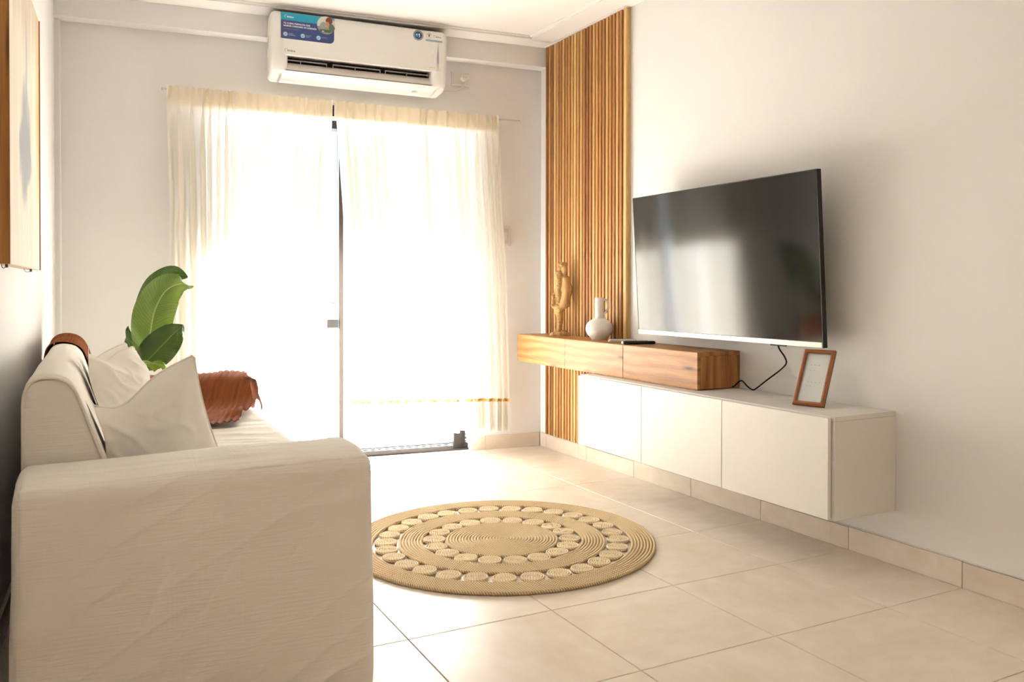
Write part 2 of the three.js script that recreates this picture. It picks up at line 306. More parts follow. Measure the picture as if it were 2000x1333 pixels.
// ================================================================ AIR CONDITIONER
{
  const W = 1.04, ac = backGroup('air_conditioner', 'white split air conditioner on the beam above the curtains', 'air conditioner', -1.268, 2.268, 0.1);
  ac.rotation.order = 'YXZ'; ac.rotation.z = -0.014;
  const full = [[0, 0], [0.10, 0], [0.14, 0.004], [0.168, 0.018], [0.186, 0.04], [0.196, 0.075], [0.2, 0.115], [0.2, 0.31], [0.197, 0.338], [0.187, 0.357], [0.17, 0.367], [0.14, 0.37], [0, 0.37]];
  const notch = [[0, 0], [0.10, 0], [0.14, 0.004], [0.168, 0.018], [0.18, 0.032], [0.172, 0.035], [0.085, 0.06], [0.085, 0.13], [0.19, 0.115], [0.2, 0.118], [0.2, 0.31], [0.197, 0.338], [0.187, 0.357], [0.17, 0.367], [0.14, 0.37], [0, 0.37]];
  const ext = (pts, s0, s1, bevel) => {
    const sh = new THREE.Shape(pts.map(([o, y]) => new THREE.Vector2(o, y)));
    const g = new THREE.ExtrudeGeometry(sh, { depth: s1 - s0 - 2 * bevel, bevelEnabled: bevel > 0, bevelSize: bevel, bevelThickness: bevel, bevelOffset: -bevel, bevelSegments: 5, curveSegments: 4 });
    g.translate(0, 0, bevel); g.rotateY(Math.PI / 2); g.scale(1, 1, -1); g.translate(s0, 0, 0);   // depth along s
    const ix = g.index; if (!ix) { const p = g.attributes.position, n = g.attributes.normal, u = g.attributes.uv; for (const [a, k] of [[p, 3], [n, 3], [u, 2]]) for (let t = 0; t < a.count; t += 3) for (let c = 0; c < k; c++) { const q = a.array[(t + 1) * k + c]; a.array[(t + 1) * k + c] = a.array[(t + 2) * k + c]; a.array[(t + 2) * k + c] = q; } }
    g.computeVertexNormals(); return toCreasedNormals(g, 0.5);
  };
  mesh('housing', [ext(full, -W / 2, -W / 2 + 0.1, 0.03), ext(full, W / 2 - 0.1, W / 2, 0.03), ext(notch, -W / 2 + 0.055, W / 2 - 0.055, 0)], M.plastic, ac);
  mesh('outlet', [box(-W / 2 + 0.057, 0.055, 0.0855, W / 2 - 0.057, 0.128, 0.088), box(-W / 2 + 0.066, 0.062, 0.088, -W / 2 + 0.069, 0.12, 0.17), box(W / 2 - 0.069, 0.062, 0.088, W / 2 - 0.066, 0.12, 0.17)], M.dark, ac);
  const flap = sheet((u, v) => [mix(-W / 2 + 0.07, W / 2 - 0.07, u), 0.037 + 0.05 * v + 0.006 * Math.sin(v * 3.1), 0.178 - 0.045 * v], 2, 6); mesh('louver_flap', flap, std({ color: '#d9d0c6', roughness: 0.4, side: THREE.DoubleSide }), ac);
  for (const c of [-0.335, -0.02, 0.29]) {
    const b = [box(c - 0.14, 0.1, 0.138, c + 0.14, 0.1035, 0.144)];
    for (const k of [-0.14, -0.01, 0.138]) b.push(box(c + k, 0.082, 0.13, c + k + 0.003, 0.103, 0.145));
    b.push(box(c - 0.14, 0.1035, 0.115, c + 0.14, 0.106, 0.14));
    mesh('vane_frame', b, std({ color: '#cfc4b8', roughness: 0.5 }), ac);
  }
  const drip = new THREE.SphereGeometry(0.012, 12, 8); drip.scale(1.6, 0.7, 1); drip.translate(0.335, -0.003, 0.12); mesh('drain_nub', drip, M.plastic, ac);
  for (const b of [[0.17, 0.07, 0.215, 0.075], [0.2, 0.1, 0.235, 0.104]]) mesh('side_grip', box(-W / 2 - 0.0012, b[0], b[1], -W / 2 + 0.001, b[2], b[3]), std({ color: '#b9a78c' }), ac);
  mesh('top_grille', box(-W / 2 + 0.03, 0.3695, 0.02, W / 2 - 0.03, 0.3715, 0.15), M.dark, ac);
  const F = 0.2003;
  const plate = (name, x0, y0, x1, y1, map, extra = {}, parent = ac) => {
    const g = new THREE.PlaneGeometry(x1 - x0, y1 - y0); g.translate((x0 + x1) / 2, (y0 + y1) / 2, F); return mesh(name, g, std({ map, roughness: 0.35, ...extra }), parent);
  };
  const swoosh = (x, cx, cy, r, col, lw) => { x.strokeStyle = col; x.lineWidth = lw; x.beginPath(); x.arc(cx, cy, r, Math.PI * 0.62, Math.PI * 1.62); x.stroke(); };
  // large blue promotional sticker, cut with a round photograph at its corner
  const sw = 0.298, shh = 0.148;
  const st = canvasTex(1024, 508, (x, w, h) => {
    x.fillStyle = '#2f3f7a'; x.fillRect(0, 0, w, h);
    const gr = x.createLinearGradient(0, 0, w, h); gr.addColorStop(0, '#4d3e73'); gr.addColorStop(0.45, '#2a4486'); gr.addColorStop(1, '#33417a'); x.fillStyle = gr; x.fillRect(0, 0, w, h);
    x.fillStyle = '#0fa3c4'; x.fillRect(0, 0, w, 150);
    swoosh(x, 96, 76, 28, '#ffffff', 7); x.fillStyle = '#ffffff'; x.font = 'bold 44px sans-serif'; x.fillText('Midea', 108, 96);
    x.font = 'bold 42px sans-serif'; x.fillText('TU CLIMA PERFECTO CON', 46, 222); x.fillText('MENOR CONSUMO DE ENERGÍA', 46, 272);
    x.fillStyle = '#8fa6d8'; x.font = '24px sans-serif'; x.fillText('Tecnología Inverter Quattro', 46, 322);
    for (const [cx, t1, t2] of [[86, 'AHORRO', 'DE ENERGÍA'], [416, 'CONFORT', 'TOTAL'], [720, 'SILENCIO', '']]) {
      x.fillStyle = '#a9cdf0'; x.beginPath(); x.arc(cx, 420, 42, 0, 7); x.fill(); x.strokeStyle = '#2c4b8e'; x.lineWidth = 7; x.beginPath(); x.moveTo(cx - 16, 420); x.lineTo(cx - 4, 434); x.lineTo(cx + 18, 404); x.stroke();
      x.fillStyle = '#c5d4ef'; x.font = '24px sans-serif'; x.fillText(t1, cx + 58, 414); x.fillText(t2, cx + 58, 442);
    }
  });
  const rsh = new THREE.Shape(); { const w = sw, h = shh, r = 0.006, R = 0.03; rsh.moveTo(r, 0); rsh.lineTo(w - R, 0); rsh.quadraticCurveTo(w, 0, w, R); rsh.lineTo(w, h - r); rsh.quadraticCurveTo(w, h, w - r, h); rsh.lineTo(r, h); rsh.quadraticCurveTo(0, h, 0, h - r); rsh.lineTo(0, r); rsh.quadraticCurveTo(0, 0, r, 0); }
  const sg = new THREE.ShapeGeometry(rsh, 8); { const u = sg.attributes.uv; for (let i = 0; i < u.count; i++) u.setXY(i, u.getX(i) / sw, u.getY(i) / shh); }
  sg.translate(-W / 2 + 0.058, 0.207, F); const stick = mesh('blue_sticker', sg, std({ map: st, roughness: 0.3 }), ac); stick.userData.label = 'blue promotional sticker with white lettering';
  const ph = canvasTex(256, 256, (x) => {
    x.fillStyle = '#d9d6c8'; x.fillRect(0, 0, 256, 256); x.fillStyle = '#8f9a86'; x.fillRect(0, 150, 256, 110); x.fillStyle = '#9aa0a4'; x.beginPath(); x.ellipse(80, 140, 40, 60, 0.4, 0, 7); x.fill();
    x.fillStyle = '#7a2f1c'; x.beginPath(); x.ellipse(168, 62, 48, 52, 0.3, 0, 7); x.fill(); x.fillStyle = '#c98f66'; x.beginPath(); x.ellipse(150, 118, 26, 44, -0.2, 0, 7); x.fill(); x.fillStyle = '#5d6a5a'; x.beginPath(); x.ellipse(206, 160, 40, 62, -0.2, 0, 7); x.fill(); x.fillStyle = '#4c5a44'; x.fillRect(40, 190, 150, 40); x.fillStyle = '#e9e6da'; x.fillRect(70, 210, 30, 12);
  });
  const pc = new THREE.CircleGeometry(0.052, 32); pc.translate(-W / 2 + 0.058 + 0.252, 0.207 + 0.103, F + 0.0006); mesh('sticker_photo', pc, std({ map: ph, roughness: 0.3 }), stick);
  const badge = canvasTex(256, 256, (x) => { x.fillStyle = '#7c6b74'; x.fillRect(0, 0, 256, 256); x.fillStyle = '#9fb3c4'; x.beginPath(); x.arc(128, 128, 112, 0, 7); x.fill(); x.fillStyle = '#173a5e'; x.beginPath(); x.arc(128, 128, 96, 0, 7); x.fill(); x.fillStyle = '#2f9fd0'; x.beginPath(); x.arc(92, 132, 40, 0, 7); x.fill(); x.fillStyle = '#ffffff'; x.font = 'bold 130px sans-serif'; x.fillText('1', 118, 176); x.font = 'bold 46px sans-serif'; x.fillText('n°', 66, 128); });
  const bc = new THREE.CircleGeometry(0.031, 32); bc.translate(0.335, 0.322, F); mesh('round_badge', bc, std({ map: badge, roughness: 0.3 }), ac);
  const bodyHex = '#f1ede8';
  plate('award_label', 0.375, 0.285, 0.49, 0.352, canvasTex(512, 300, (x, w, h) => {
    x.fillStyle = bodyHex; x.fillRect(0, 0, w, h); x.strokeStyle = '#a98a4a'; x.lineWidth = 7; x.beginPath(); x.arc(120, 110, 74, 0.35, Math.PI * 2 - 0.35 + Math.PI * 0); x.stroke();
    x.strokeStyle = '#6d6552'; x.lineWidth = 9; for (let k = 0; k < 5; k++) { x.beginPath(); x.moveTo(120, 150); x.lineTo(80 + k * 20, 62); x.stroke(); }
    swoosh(x, 282, 116, 34, '#7c7a74', 7); x.fillStyle = '#7c7a74'; x.font = 'bold 54px sans-serif'; x.fillText('Midea', 296, 140); x.fillStyle = '#9db4bd'; x.fillRect(30, 210, w - 50, 52);
  }));
  plate('logo', -W / 2 + 0.075, 0.125, -W / 2 + 0.15, 0.158, canvasTex(320, 140, (x, w, h) => { x.fillStyle = bodyHex; x.fillRect(0, 0, w, h); swoosh(x, 62, 66, 36, '#8a8378', 8); x.fillStyle = '#6b655c'; x.font = 'bold 64px sans-serif'; x.fillText('Midea', 80, 98); }));
  plate('small_logo', 0.40, 0.128, 0.47, 0.146, canvasTex(320, 80, (x, w, h) => { x.fillStyle = bodyHex; x.fillRect(0, 0, w, h); x.fillStyle = '#b9ab92'; x.font = 'bold 36px sans-serif'; x.fillText('INVERTER', 20, 52); x.strokeStyle = '#c9a94e'; x.lineWidth = 8; x.beginPath(); x.arc(270, 40, 24, 0, 7); x.stroke(); }));
  plate('display', 0.40, 0.215, 0.455, 0.255, canvasTex(128, 96, (x, w, h) => { x.fillStyle = bodyHex; x.fillRect(0, 0, w, h); x.fillStyle = '#fbfaff'; x.font = 'bold 64px sans-serif'; x.fillText('2', 44, 70); }));
}
// ---- power socket with plug, light switch
{
  const s = backGroup('power_socket', 'white power socket with a plug, beside the air conditioner', 'socket', -0.573, 2.42, 0);
  mesh('plate', box(-0.06, -0.045, 0.0005, 0.06, 0.045, 0.01, 0.003), M.white, s); mesh('blank_module', box(-0.05, -0.03, 0.01, -0.012, 0.03, 0.013, 0.001), M.whiteEdge, s);
  mesh('outlet_module', box(0.0, -0.032, 0.01, 0.05, 0.032, 0.0125, 0.001), M.whiteEdge, s);
  const p = tag(mesh('power_plug', [(() => { const g = cyl(0.019, 0.022, 0.034, 20); g.rotateX(Math.PI / 2); g.translate(0.018, 0.006, 0.031); return g; })(), box(0.0, -0.004, 0.035, 0.044, 0.018, 0.05, 0.006), tube([[0.03, -0.002, 0.04], [0.02, -0.045, 0.03], [-0.01, -0.07, 0.012], [-0.07, -0.083, 0.008], [-0.13, -0.082, 0.006], [-0.19, -0.07, 0.02]], 0.0032, 40, 6)], M.white), 'white plug and cable of the air conditioner', 'plug');
  p.position.set(...onBack(-0.573, 2.42, 0)); p.rotation.y = -A;
  const w = backGroup('light_switch', 'white single rocker light switch right of the curtains', 'light switch', -0.267, 1.41, 0);
  mesh('plate', box(-0.045, -0.066, 0.0005, 0.045, 0.066, 0.01, 0.004), M.white, w); mesh('frame', box(-0.026, -0.05, 0.01, 0.028, 0.05, 0.0125, 0.002), std({ color: '#d9d4d2', roughness: 0.4 }), w);
  const rk = mesh('rocker', box(-0.016, -0.025, 0.0125, 0.018, 0.028, 0.017, 0.002), M.white, w); rk.rotation.x = 0.02;
}

// ================================================================ SLATTED WOOD PANEL
{
  const z0 = 0.126, z1 = 1.047, y0 = 0.1, y1 = 2.652;
  const p = thing('slat_panel', 'tall vertical wooden slat panel on the wall behind the drawers', 'wall panel', [0, y0, z0]);
  const back = std({ color: '#4a2c14', roughness: 0.9 });
  mesh('backing_board', box(-0.008, 0, 0, -0.0005, y1 - y0, z1 - z0 - 0.002), back, p);
  const tones = [[[134, 84, 40], [194, 136, 76], [222, 172, 108]], [[170, 118, 64], [216, 168, 104], [240, 200, 138]], [[104, 62, 30], [160, 104, 58], [194, 140, 86]], [[184, 134, 76], [228, 186, 122], [246, 214, 156]], [[120, 74, 38], [180, 124, 74], [212, 164, 110]], [[156, 104, 54], [206, 152, 90], [232, 186, 124]]];
  const mats = tones.map((t, k) => std({ map: woodTex(64, 2048, ...t, k + 2, { along: 'y', rings: 2.2, knots: [1, 0, 2, 1, 1, 0][k], repeat: [1, 1] }), roughness: 0.55 }));
  seed = 21;
  const n = 25, pitch = (z1 - z0 - 0.03) / n, w = pitch * 0.62, dep = [0.026, 0.027, 0.0255];
  const geos = dep.map((d) => { const g = new RoundedBoxGeometry(d, y1 - y0 - 0.004, w, 1, 0.0012); const ps = g.attributes.position, nn = g.attributes.normal, uv = g.attributes.uv; for (let i = 0; i < ps.count; i++) uv.setXY(i, Math.abs(nn.getX(i)) > 0.5 ? 0.1 + 0.45 * (ps.getZ(i) / w + 0.5) : 0.6 + 0.35 * (ps.getX(i) / d + 0.5), ps.getY(i) / (y1 - y0) + 0.5); return g; });
  let prev = -1;
  for (let k = 0; k < n; k++) { let m; do m = Math.floor(rnd() * 6); while (m === prev); prev = m; const d = Math.floor(rnd() * 3), s = mesh('slat', geos[d], mats[m], p); s.position.set(-0.008 - dep[d] / 2, (y1 - y0) / 2, pitch * (k + 0.31)); if (rnd() < 0.5) s.rotation.set(0, 0, 0); s.scale.y = 1; }
  const tg = box(-0.034, 0, z1 - z0 - 0.026, -0.0005, y1 - y0, z1 - z0, 0.0015); { const u = tg.attributes.uv; for (let i = 0; i < u.count; i++) u.setXY(i, u.getX(i) * 12, u.getY(i) / 2.55); } mesh('end_trim', tg, mats[3], p);
  mesh('ceiling_bead', box(-0.045, y1 - y0 - 0.001, -0.004, -0.0005, y1 - y0 + 0.004, z1 - z0 + 0.006, 0.001), M.wall, p);
}

// ================================================================ WHITE FLOATING CABINET
const CT = 0.592;
{
  const c = thing('floating_cabinet', 'long white wall-hung cabinet with three flat doors under the television', 'cabinet', [0, 0.212, 1.05]), L = 2.812 - 1.05, h = CT - 0.212;
  mesh('top_panel', box(-0.330, h - 0.018, 0, -0.0015, h, L, 0.001), M.white, c);
  mesh('bottom_panel', box(-0.326, 0, 0.018, -0.0015, 0.018, L - 0.018, 0.001), M.white, c);
  mesh('end_panel', box(-0.330, -0.004, L - 0.018, -0.0015, h - 0.0185, L, 0.001), M.white, c);
  mesh('end_panel', box(-0.330, 0, 0, -0.0015, h - 0.0185, 0.018, 0.001), M.white, c);
  for (const z of [0.586, 1.168]) mesh('divider', box(-0.325, 0.018, z - 0.009, -0.0015, h - 0.018, z + 0.009), M.white, c);
  mesh('back_panel', box(-0.008, 0.018, 0.018, -0.0015, h - 0.018, L - 0.018), M.whiteEdge, c);
  for (const [a, b] of [[0.003, 0.585], [0.588, 1.167], [1.170, 1.747]]) mesh('door', box(-0.350, -0.001, a, -0.332, h - 0.006, b, 0.0014), M.white, c);
}
// ================================================================ WOODEN DRAWER UNIT
const WT = 0.768;
{
  const z0 = 0.152, z1 = 1.945, d = 0.24, y0 = CT + 0.004, h = WT - y0, u = thing('drawer_unit', 'long walnut-toned floating drawer box resting on the white cabinet', 'drawer unit', [0, y0, z0]), L = z1 - z0;
  const light = [[128, 76, 32], [180, 124, 68], [212, 166, 108]];
  const fronts = [0, 1, 2].map((k) => std({ map: woodTex(1024, 300, ...light, 40 + k, { rings: 3.4, knots: [1, 2, 1][k] }), roughness: 0.5 }));
  const topMap = woodTex(2048, 256, ...light, 51, { rings: 3, knots: 2 });
  const endMap = woodTex(256, 256, ...light, 55, { along: 'y', rings: 4 });
  const top = box(-d + 0.001, h - 0.018, 0, -0.036, h, L, 0.001); { const uv = top.attributes.uv, p = top.attributes.position; for (let i = 0; i < uv.count; i++) uv.setXY(i, p.getZ(i) / L, (p.getX(i) + d) / d); }
  mesh('top_board', top, std({ map: topMap, roughness: 0.5 }), u);
  mesh('back_rail', box(-0.036, h - 0.018, 1.047 - z0 + 0.003, -0.0015, h, L, 0.001), std({ map: topMap, roughness: 0.5 }), u);
  const endm = std({ map: endMap, roughness: 0.55 });
  const eg = box(-d + 0.001, 0, L - 0.018, -0.0015, h - 0.0185, L, 0.001); { const uv = eg.attributes.uv; for (let i = 0; i < uv.count; i++) uv.setXY(i, uv.getX(i) * 4, uv.getY(i) * 4); } mesh('end_board', eg, endm, u);
  mesh('end_board', box(-d + 0.02, 0, 0, -0.036, h - 0.0185, 0.018, 0.001), endm, u);
  mesh('bottom_board', box(-d + 0.02, 0, 0.019, -0.036, 0.016, L - 0.019), endm, u);
  [[0.0, 0.597], [0.5985, 1.191], [1.195, 1.793]].forEach(([a, b], k) => { const g = box(-d - 0.017, -0.002, a, -d, h - 0.001, b, 0.0012), uv = g.attributes.uv, p = g.attributes.position; for (let i = 0; i < uv.count; i++) uv.setXY(i, (p.getZ(i) - a) / 0.6, (p.getY(i) + 0.002) / h); mesh('drawer', g, fronts[k], u); });
}

// ================================================================ TELEVISION
{
  const w = 1.266, h = 0.722, t = thing('television', 'large flat black television tilted on the wall, with a silver lower edge', 'television', [-0.108, 0.823, 1.934]);
  const tilt = 0.058;                                                   // parts share the forward tilt
  const T = (g) => { g.rotateZ(tilt); return g; };
  const screen = new THREE.MeshPhysicalMaterial({ color: '#0b0b0a', roughness: 0.1, ior: 1.57, specularIntensity: 1 });
  mesh('screen', T(box(-0.0165, 0.024, -w / 2 + 0.004, -0.013, h - 0.004, w / 2 - 0.004)), screen, t);
  mesh('bezel', [T(box(-0.017, h - 0.0042, -w / 2, 0.006, h, w / 2)), T(box(-0.017, 0.0, -w / 2, 0.006, h, -w / 2 + 0.0042)), T(box(-0.017, 0, w / 2 - 0.0042, 0.006, h, w / 2))], M.dark, t);
  mesh('lower_strip', T(box(-0.0185, 0.0, -w / 2 + 0.001, 0.0, 0.0235, w / 2 - 0.006, 0.002)), std({ color: '#d6d0c8', roughness: 0.35, metalness: 0.35 }), t);
  mesh('rear_cover', [T(box(-0.0125, 0.002, -w / 2 + 0.005, 0.008, h - 0.005, w / 2 - 0.005)), T(box(0.008, 0.03, -0.5, 0.045, 0.42, 0.5, 0.015))], M.dark, t);
  mesh('wall_bracket', [box(0.03, 0.18, -0.2, 0.075, 0.21, 0.2), box(0.02, 0.12, -0.2, 0.05, 0.5, -0.17), box(0.02, 0.12, 0.17, 0.05, 0.5, 0.2), box(0.07, 0.14, -0.22, 0.1075, 0.42, 0.22)].map((g) => { g.translate(0, 0, 0); return g; }), M.blackMetal, t);
  mesh('sensor', T(box(-0.012, -0.006, 0.33, 0.0, 0.0, 0.42, 0.002)), M.dark, t);
  tag(mesh('power_cable', tube([[-0.075, 0.845, 2.255], [-0.06, 0.80, 2.258], [-0.045, 0.765, 2.275], [-0.038, 0.735, 2.278], [-0.034, 0.70, 2.235], [-0.034, 0.655, 2.165], [-0.036, 0.605, 2.09], [-0.04, 0.5985, 2.07], [-0.046, 0.612, 2.045], [-0.05, 0.634, 2.015], [-0.05, 0.626, 1.99], [-0.05, 0.606, 1.965], [-0.05, 0.6, 1.9475]], 0.0035, 120, 8), M.dark), 'thin black cable hanging from the television to the drawers', 'cable');
}

// ================================================================ ORNAMENTS ON THE DRAWERS
{
  // jug-like vase
  const v = thing('vase', 'round off-white ceramic vase with a tall neck and one handle', 'vase', [-0.125, WT, 0.915]);
  const prof = [[0.001, 0.004], [0.036, 0.003], [0.04, 0.0], [0.044, 0.004], [0.05, 0.012], [0.066, 0.03], [0.0765, 0.052], [0.078, 0.066], [0.074, 0.085], [0.062, 0.103], [0.045, 0.115], [0.031, 0.121], [0.0265, 0.127], [0.0255, 0.14], [0.0255, 0.235], [0.0248, 0.238], [0.022, 0.238], [0.0215, 0.232], [0.0215, 0.14], [0.024, 0.124], [0.05, 0.108], [0.068, 0.08], [0.068, 0.05], [0.04, 0.014], [0.001, 0.012]];
  const curve = new THREE.SplineCurve(prof.map(([r, y]) => new THREE.Vector2(r, y))).getPoints(140).map((p, i) => [p.x + (p.y > 0.02 && p.y < 0.115 && p.x > 0.05 ? 0.00035 * Math.sin(p.y * 900) : 0), p.y]);
  const cer = std({ color: '#ebe3d8', roughness: 0.7 });
  mesh('body', lathe(curve, 56), cer, v);
  const hx = Math.cos(0.49), hz = Math.sin(0.49), hp = (r, y) => [r * hx, y, r * hz];
  mesh('handle', tube([hp(0.024, 0.228), hp(0.036, 0.232), hp(0.047, 0.222), hp(0.052, 0.2), hp(0.049, 0.178), hp(0.04, 0.162), hp(0.031, 0.152), hp(0.027, 0.14), hp(0.031, 0.122)], 0.0065, 60, 10), cer, v);
}
function fieldMesh(fn, lo, hi, cell) {                                // surface where fn(x, y, z) = 0, by marching cubes
  const size = Math.max(hi[0] - lo[0], hi[1] - lo[1], hi[2] - lo[2]), n = Math.ceil(size / cell) + 4, mc = new MarchingCubes(n, std({}), false, false, 400000);
  mc.isolation = 0; const c = [0, 1, 2].map((k) => (lo[k] + hi[k]) / 2), half = size / 2 + 2 * cell;
  for (let k = 0; k < n; k++) for (let j = 0; j < n; j++) for (let i = 0; i < n; i++) mc.field[i + j * n + k * n * n] = -fn(c[0] + (i - n / 2) / (n / 2) * half, c[1] + (j - n / 2) / (n / 2) * half, c[2] + (k - n / 2) / (n / 2) * half);
  mc.update();
  const g = new THREE.BufferGeometry(), P = new Float32Array(mc.count * 3), N = new Float32Array(mc.count * 3);
  for (let i = 0; i < mc.count; i++) for (let k = 0; k < 3; k++) { P[3 * i + k] = mc.positionArray[3 * i + k] * half + c[k]; N[3 * i + k] = mc.normalArray[3 * i + k]; }
  g.setAttribute('position', new THREE.BufferAttribute(P, 3)); g.setAttribute('normal', new THREE.BufferAttribute(N, 3)); return boxUV(g);
}
const capsule = (p, a, b, ra, rb) => { const ab = [b[0] - a[0], b[1] - a[1], b[2] - a[2]], ap = [p[0] - a[0], p[1] - a[1], p[2] - a[2]], t = clamp((ap[0] * ab[0] + ap[1] * ab[1] + ap[2] * ab[2]) / (ab[0] ** 2 + ab[1] ** 2 + ab[2] ** 2), 0, 1); return Math.hypot(ap[0] - t * ab[0], ap[1] - t * ab[1], ap[2] - t * ab[2]) - mix(ra, rb, t); };
const smin = (a, b, k) => { const h = clamp(0.5 + 0.5 * (b - a) / k, 0, 1); return mix(b, a, h) - k * h * (1 - h); };
{
  const s = thing('wood_sculpture', 'carved driftwood figure on a rough wooden foot, left of the vase', 'sculpture', [-0.115, WT, 0.463], -0.49);
  // local x runs to the right as seen, y up, z towards the viewer
  const carve = (x, y, z) => 0.0007 * Math.sin(y * 420 + 60 * z + 5 * noise(x * 40, y * 40, z * 40)) + 0.003 * noise(x * 90, y * 60, z * 90);
  const figure = (x, y, z) => {
    const p = [x, y, z]; let smoothPart = capsule(p, [0.024, 0.355, 0.004], [0.03, 0.29, 0.008], 0.019, 0.024);
    smoothPart = smin(smoothPart, capsule(p, [0.03, 0.29, 0.008], [0.02, 0.2, 0.012], 0.024, 0.021), 0.02);
    smoothPart = smin(smoothPart, capsule(p, [0.02, 0.2, 0.012], [-0.006, 0.165, 0.012], 0.02, 0.015), 0.02);
    let head = capsule(p, [0.016, 0.425, 0.004], [0.017, 0.398, 0.006], 0.0165, 0.0135);
    head = smin(head, capsule(p, [0.017, 0.39, 0.003], [0.02, 0.35, 0.0], 0.0085, 0.013), 0.01);
    head = smin(head, capsule(p, [0.027, 0.41, 0.012], [0.026, 0.404, 0.014], 0.0035, 0.0045), 0.006);
    let hair = capsule(p, [0.006, 0.443, -0.006], [-0.006, 0.37, -0.008], 0.015, 0.021);
    hair = smin(hair, capsule(p, [0.02, 0.447, -0.002], [0.006, 0.443, -0.006], 0.01, 0.014), 0.012);
    hair = smin(hair, capsule(p, [-0.006, 0.37, -0.008], [-0.008, 0.26, -0.006], 0.021, 0.02), 0.02);
    hair = smin(hair, capsule(p, [-0.008, 0.26, -0.006], [-0.012, 0.175, 0], 0.02, 0.017), 0.02);
    let leg = capsule(p, [-0.008, 0.175, 0.002], [-0.004, 0.1, 0], 0.02, 0.0135);
    leg = smin(leg, capsule(p, [-0.004, 0.1, 0], [-0.008, 0.03, 0], 0.0135, 0.014), 0.012);
    let arc = capsule(p, [-0.018, 0.14, 0.002], [-0.038, 0.19, 0.006], 0.008, 0.007);
    arc = smin(arc, capsule(p, [-0.038, 0.19, 0.006], [-0.037, 0.25, 0.004], 0.007, 0.006), 0.008);
    arc = smin(arc, capsule(p, [-0.037, 0.25, 0.004], [-0.026, 0.285, 0.0], 0.006, 0.0035), 0.006);
    const rough = smin(smin(hair, leg, 0.014), arc, 0.008) + carve(x, y, z);
    return smin(smin(smoothPart, head, 0.01), rough, 0.006);
  };
  const tan = std({ map: woodTex(256, 256, [156, 116, 66], [196, 156, 100], [220, 184, 130], 61, { along: 'y', rings: 5, repeat: [5, 5] }), roughness: 0.75 });
  mesh('figure', fieldMesh(figure, [-0.05, 0.01, -0.04], [0.06, 0.465, 0.045], 0.0034).scale(1.32, 1, 1.32), tan, s);
  const base = (x, y, z) => { const q = Math.hypot((x + 0.004) / 0.066, (z) / 0.045), t = Math.max((q - 1) * 0.045, y - 0.034 + 0.02 * q * q + 0.012 * noise(x * 50, 3, z * 50), -y + 0.0005); return t + 0.003 * noise(x * 110, y * 60, z * 110); };
  mesh('foot', fieldMesh(base, [-0.078, 0.0, -0.052], [0.07, 0.045, 0.052], 0.0034), tan, s);
}
{
  const remote = (name, label, pos, turn, col, len, wid) => {
    const r = thing(name, label, 'remote control', pos, turn);
    mesh('casing', box(-len / 2, 0.0005, -wid / 2, len / 2, 0.017, wid / 2, 0.006), std({ color: col, roughness: 0.45 }), r);
    const b = []; for (let i = 0; i < 9; i++) for (let j = 0; j < 3; j++) b.push(box(-len / 2 + 0.016 + i * 0.014, 0.0168, -0.012 + j * 0.0095, -len / 2 + 0.024 + i * 0.014, 0.0186, -0.0065 + j * 0.0095, 0.001));
    mesh('buttons', b, std({ color: col === '#d9d3ca' ? '#a9a39a' : '#3a3836', roughness: 0.6 }), r);
    mesh('end_cap', box(-len / 2 - 0.003, 0.002, -wid / 2 + 0.004, -len / 2 + 0.004, 0.0155, wid / 2 - 0.004, 0.002), std({ color: '#bdb6ab', roughness: 0.4 }), r); return r;
  };
  remote('remote_control', 'pale grey remote control lying between the vase and the black remote', [-0.135, WT, 1.165], -0.42, '#d9d3ca', 0.15, 0.042);
  remote('remote_control', 'black remote control lying at the front of the drawers', [-0.15, WT, 1.335], -0.32, '#1c1a19', 0.175, 0.045);
}
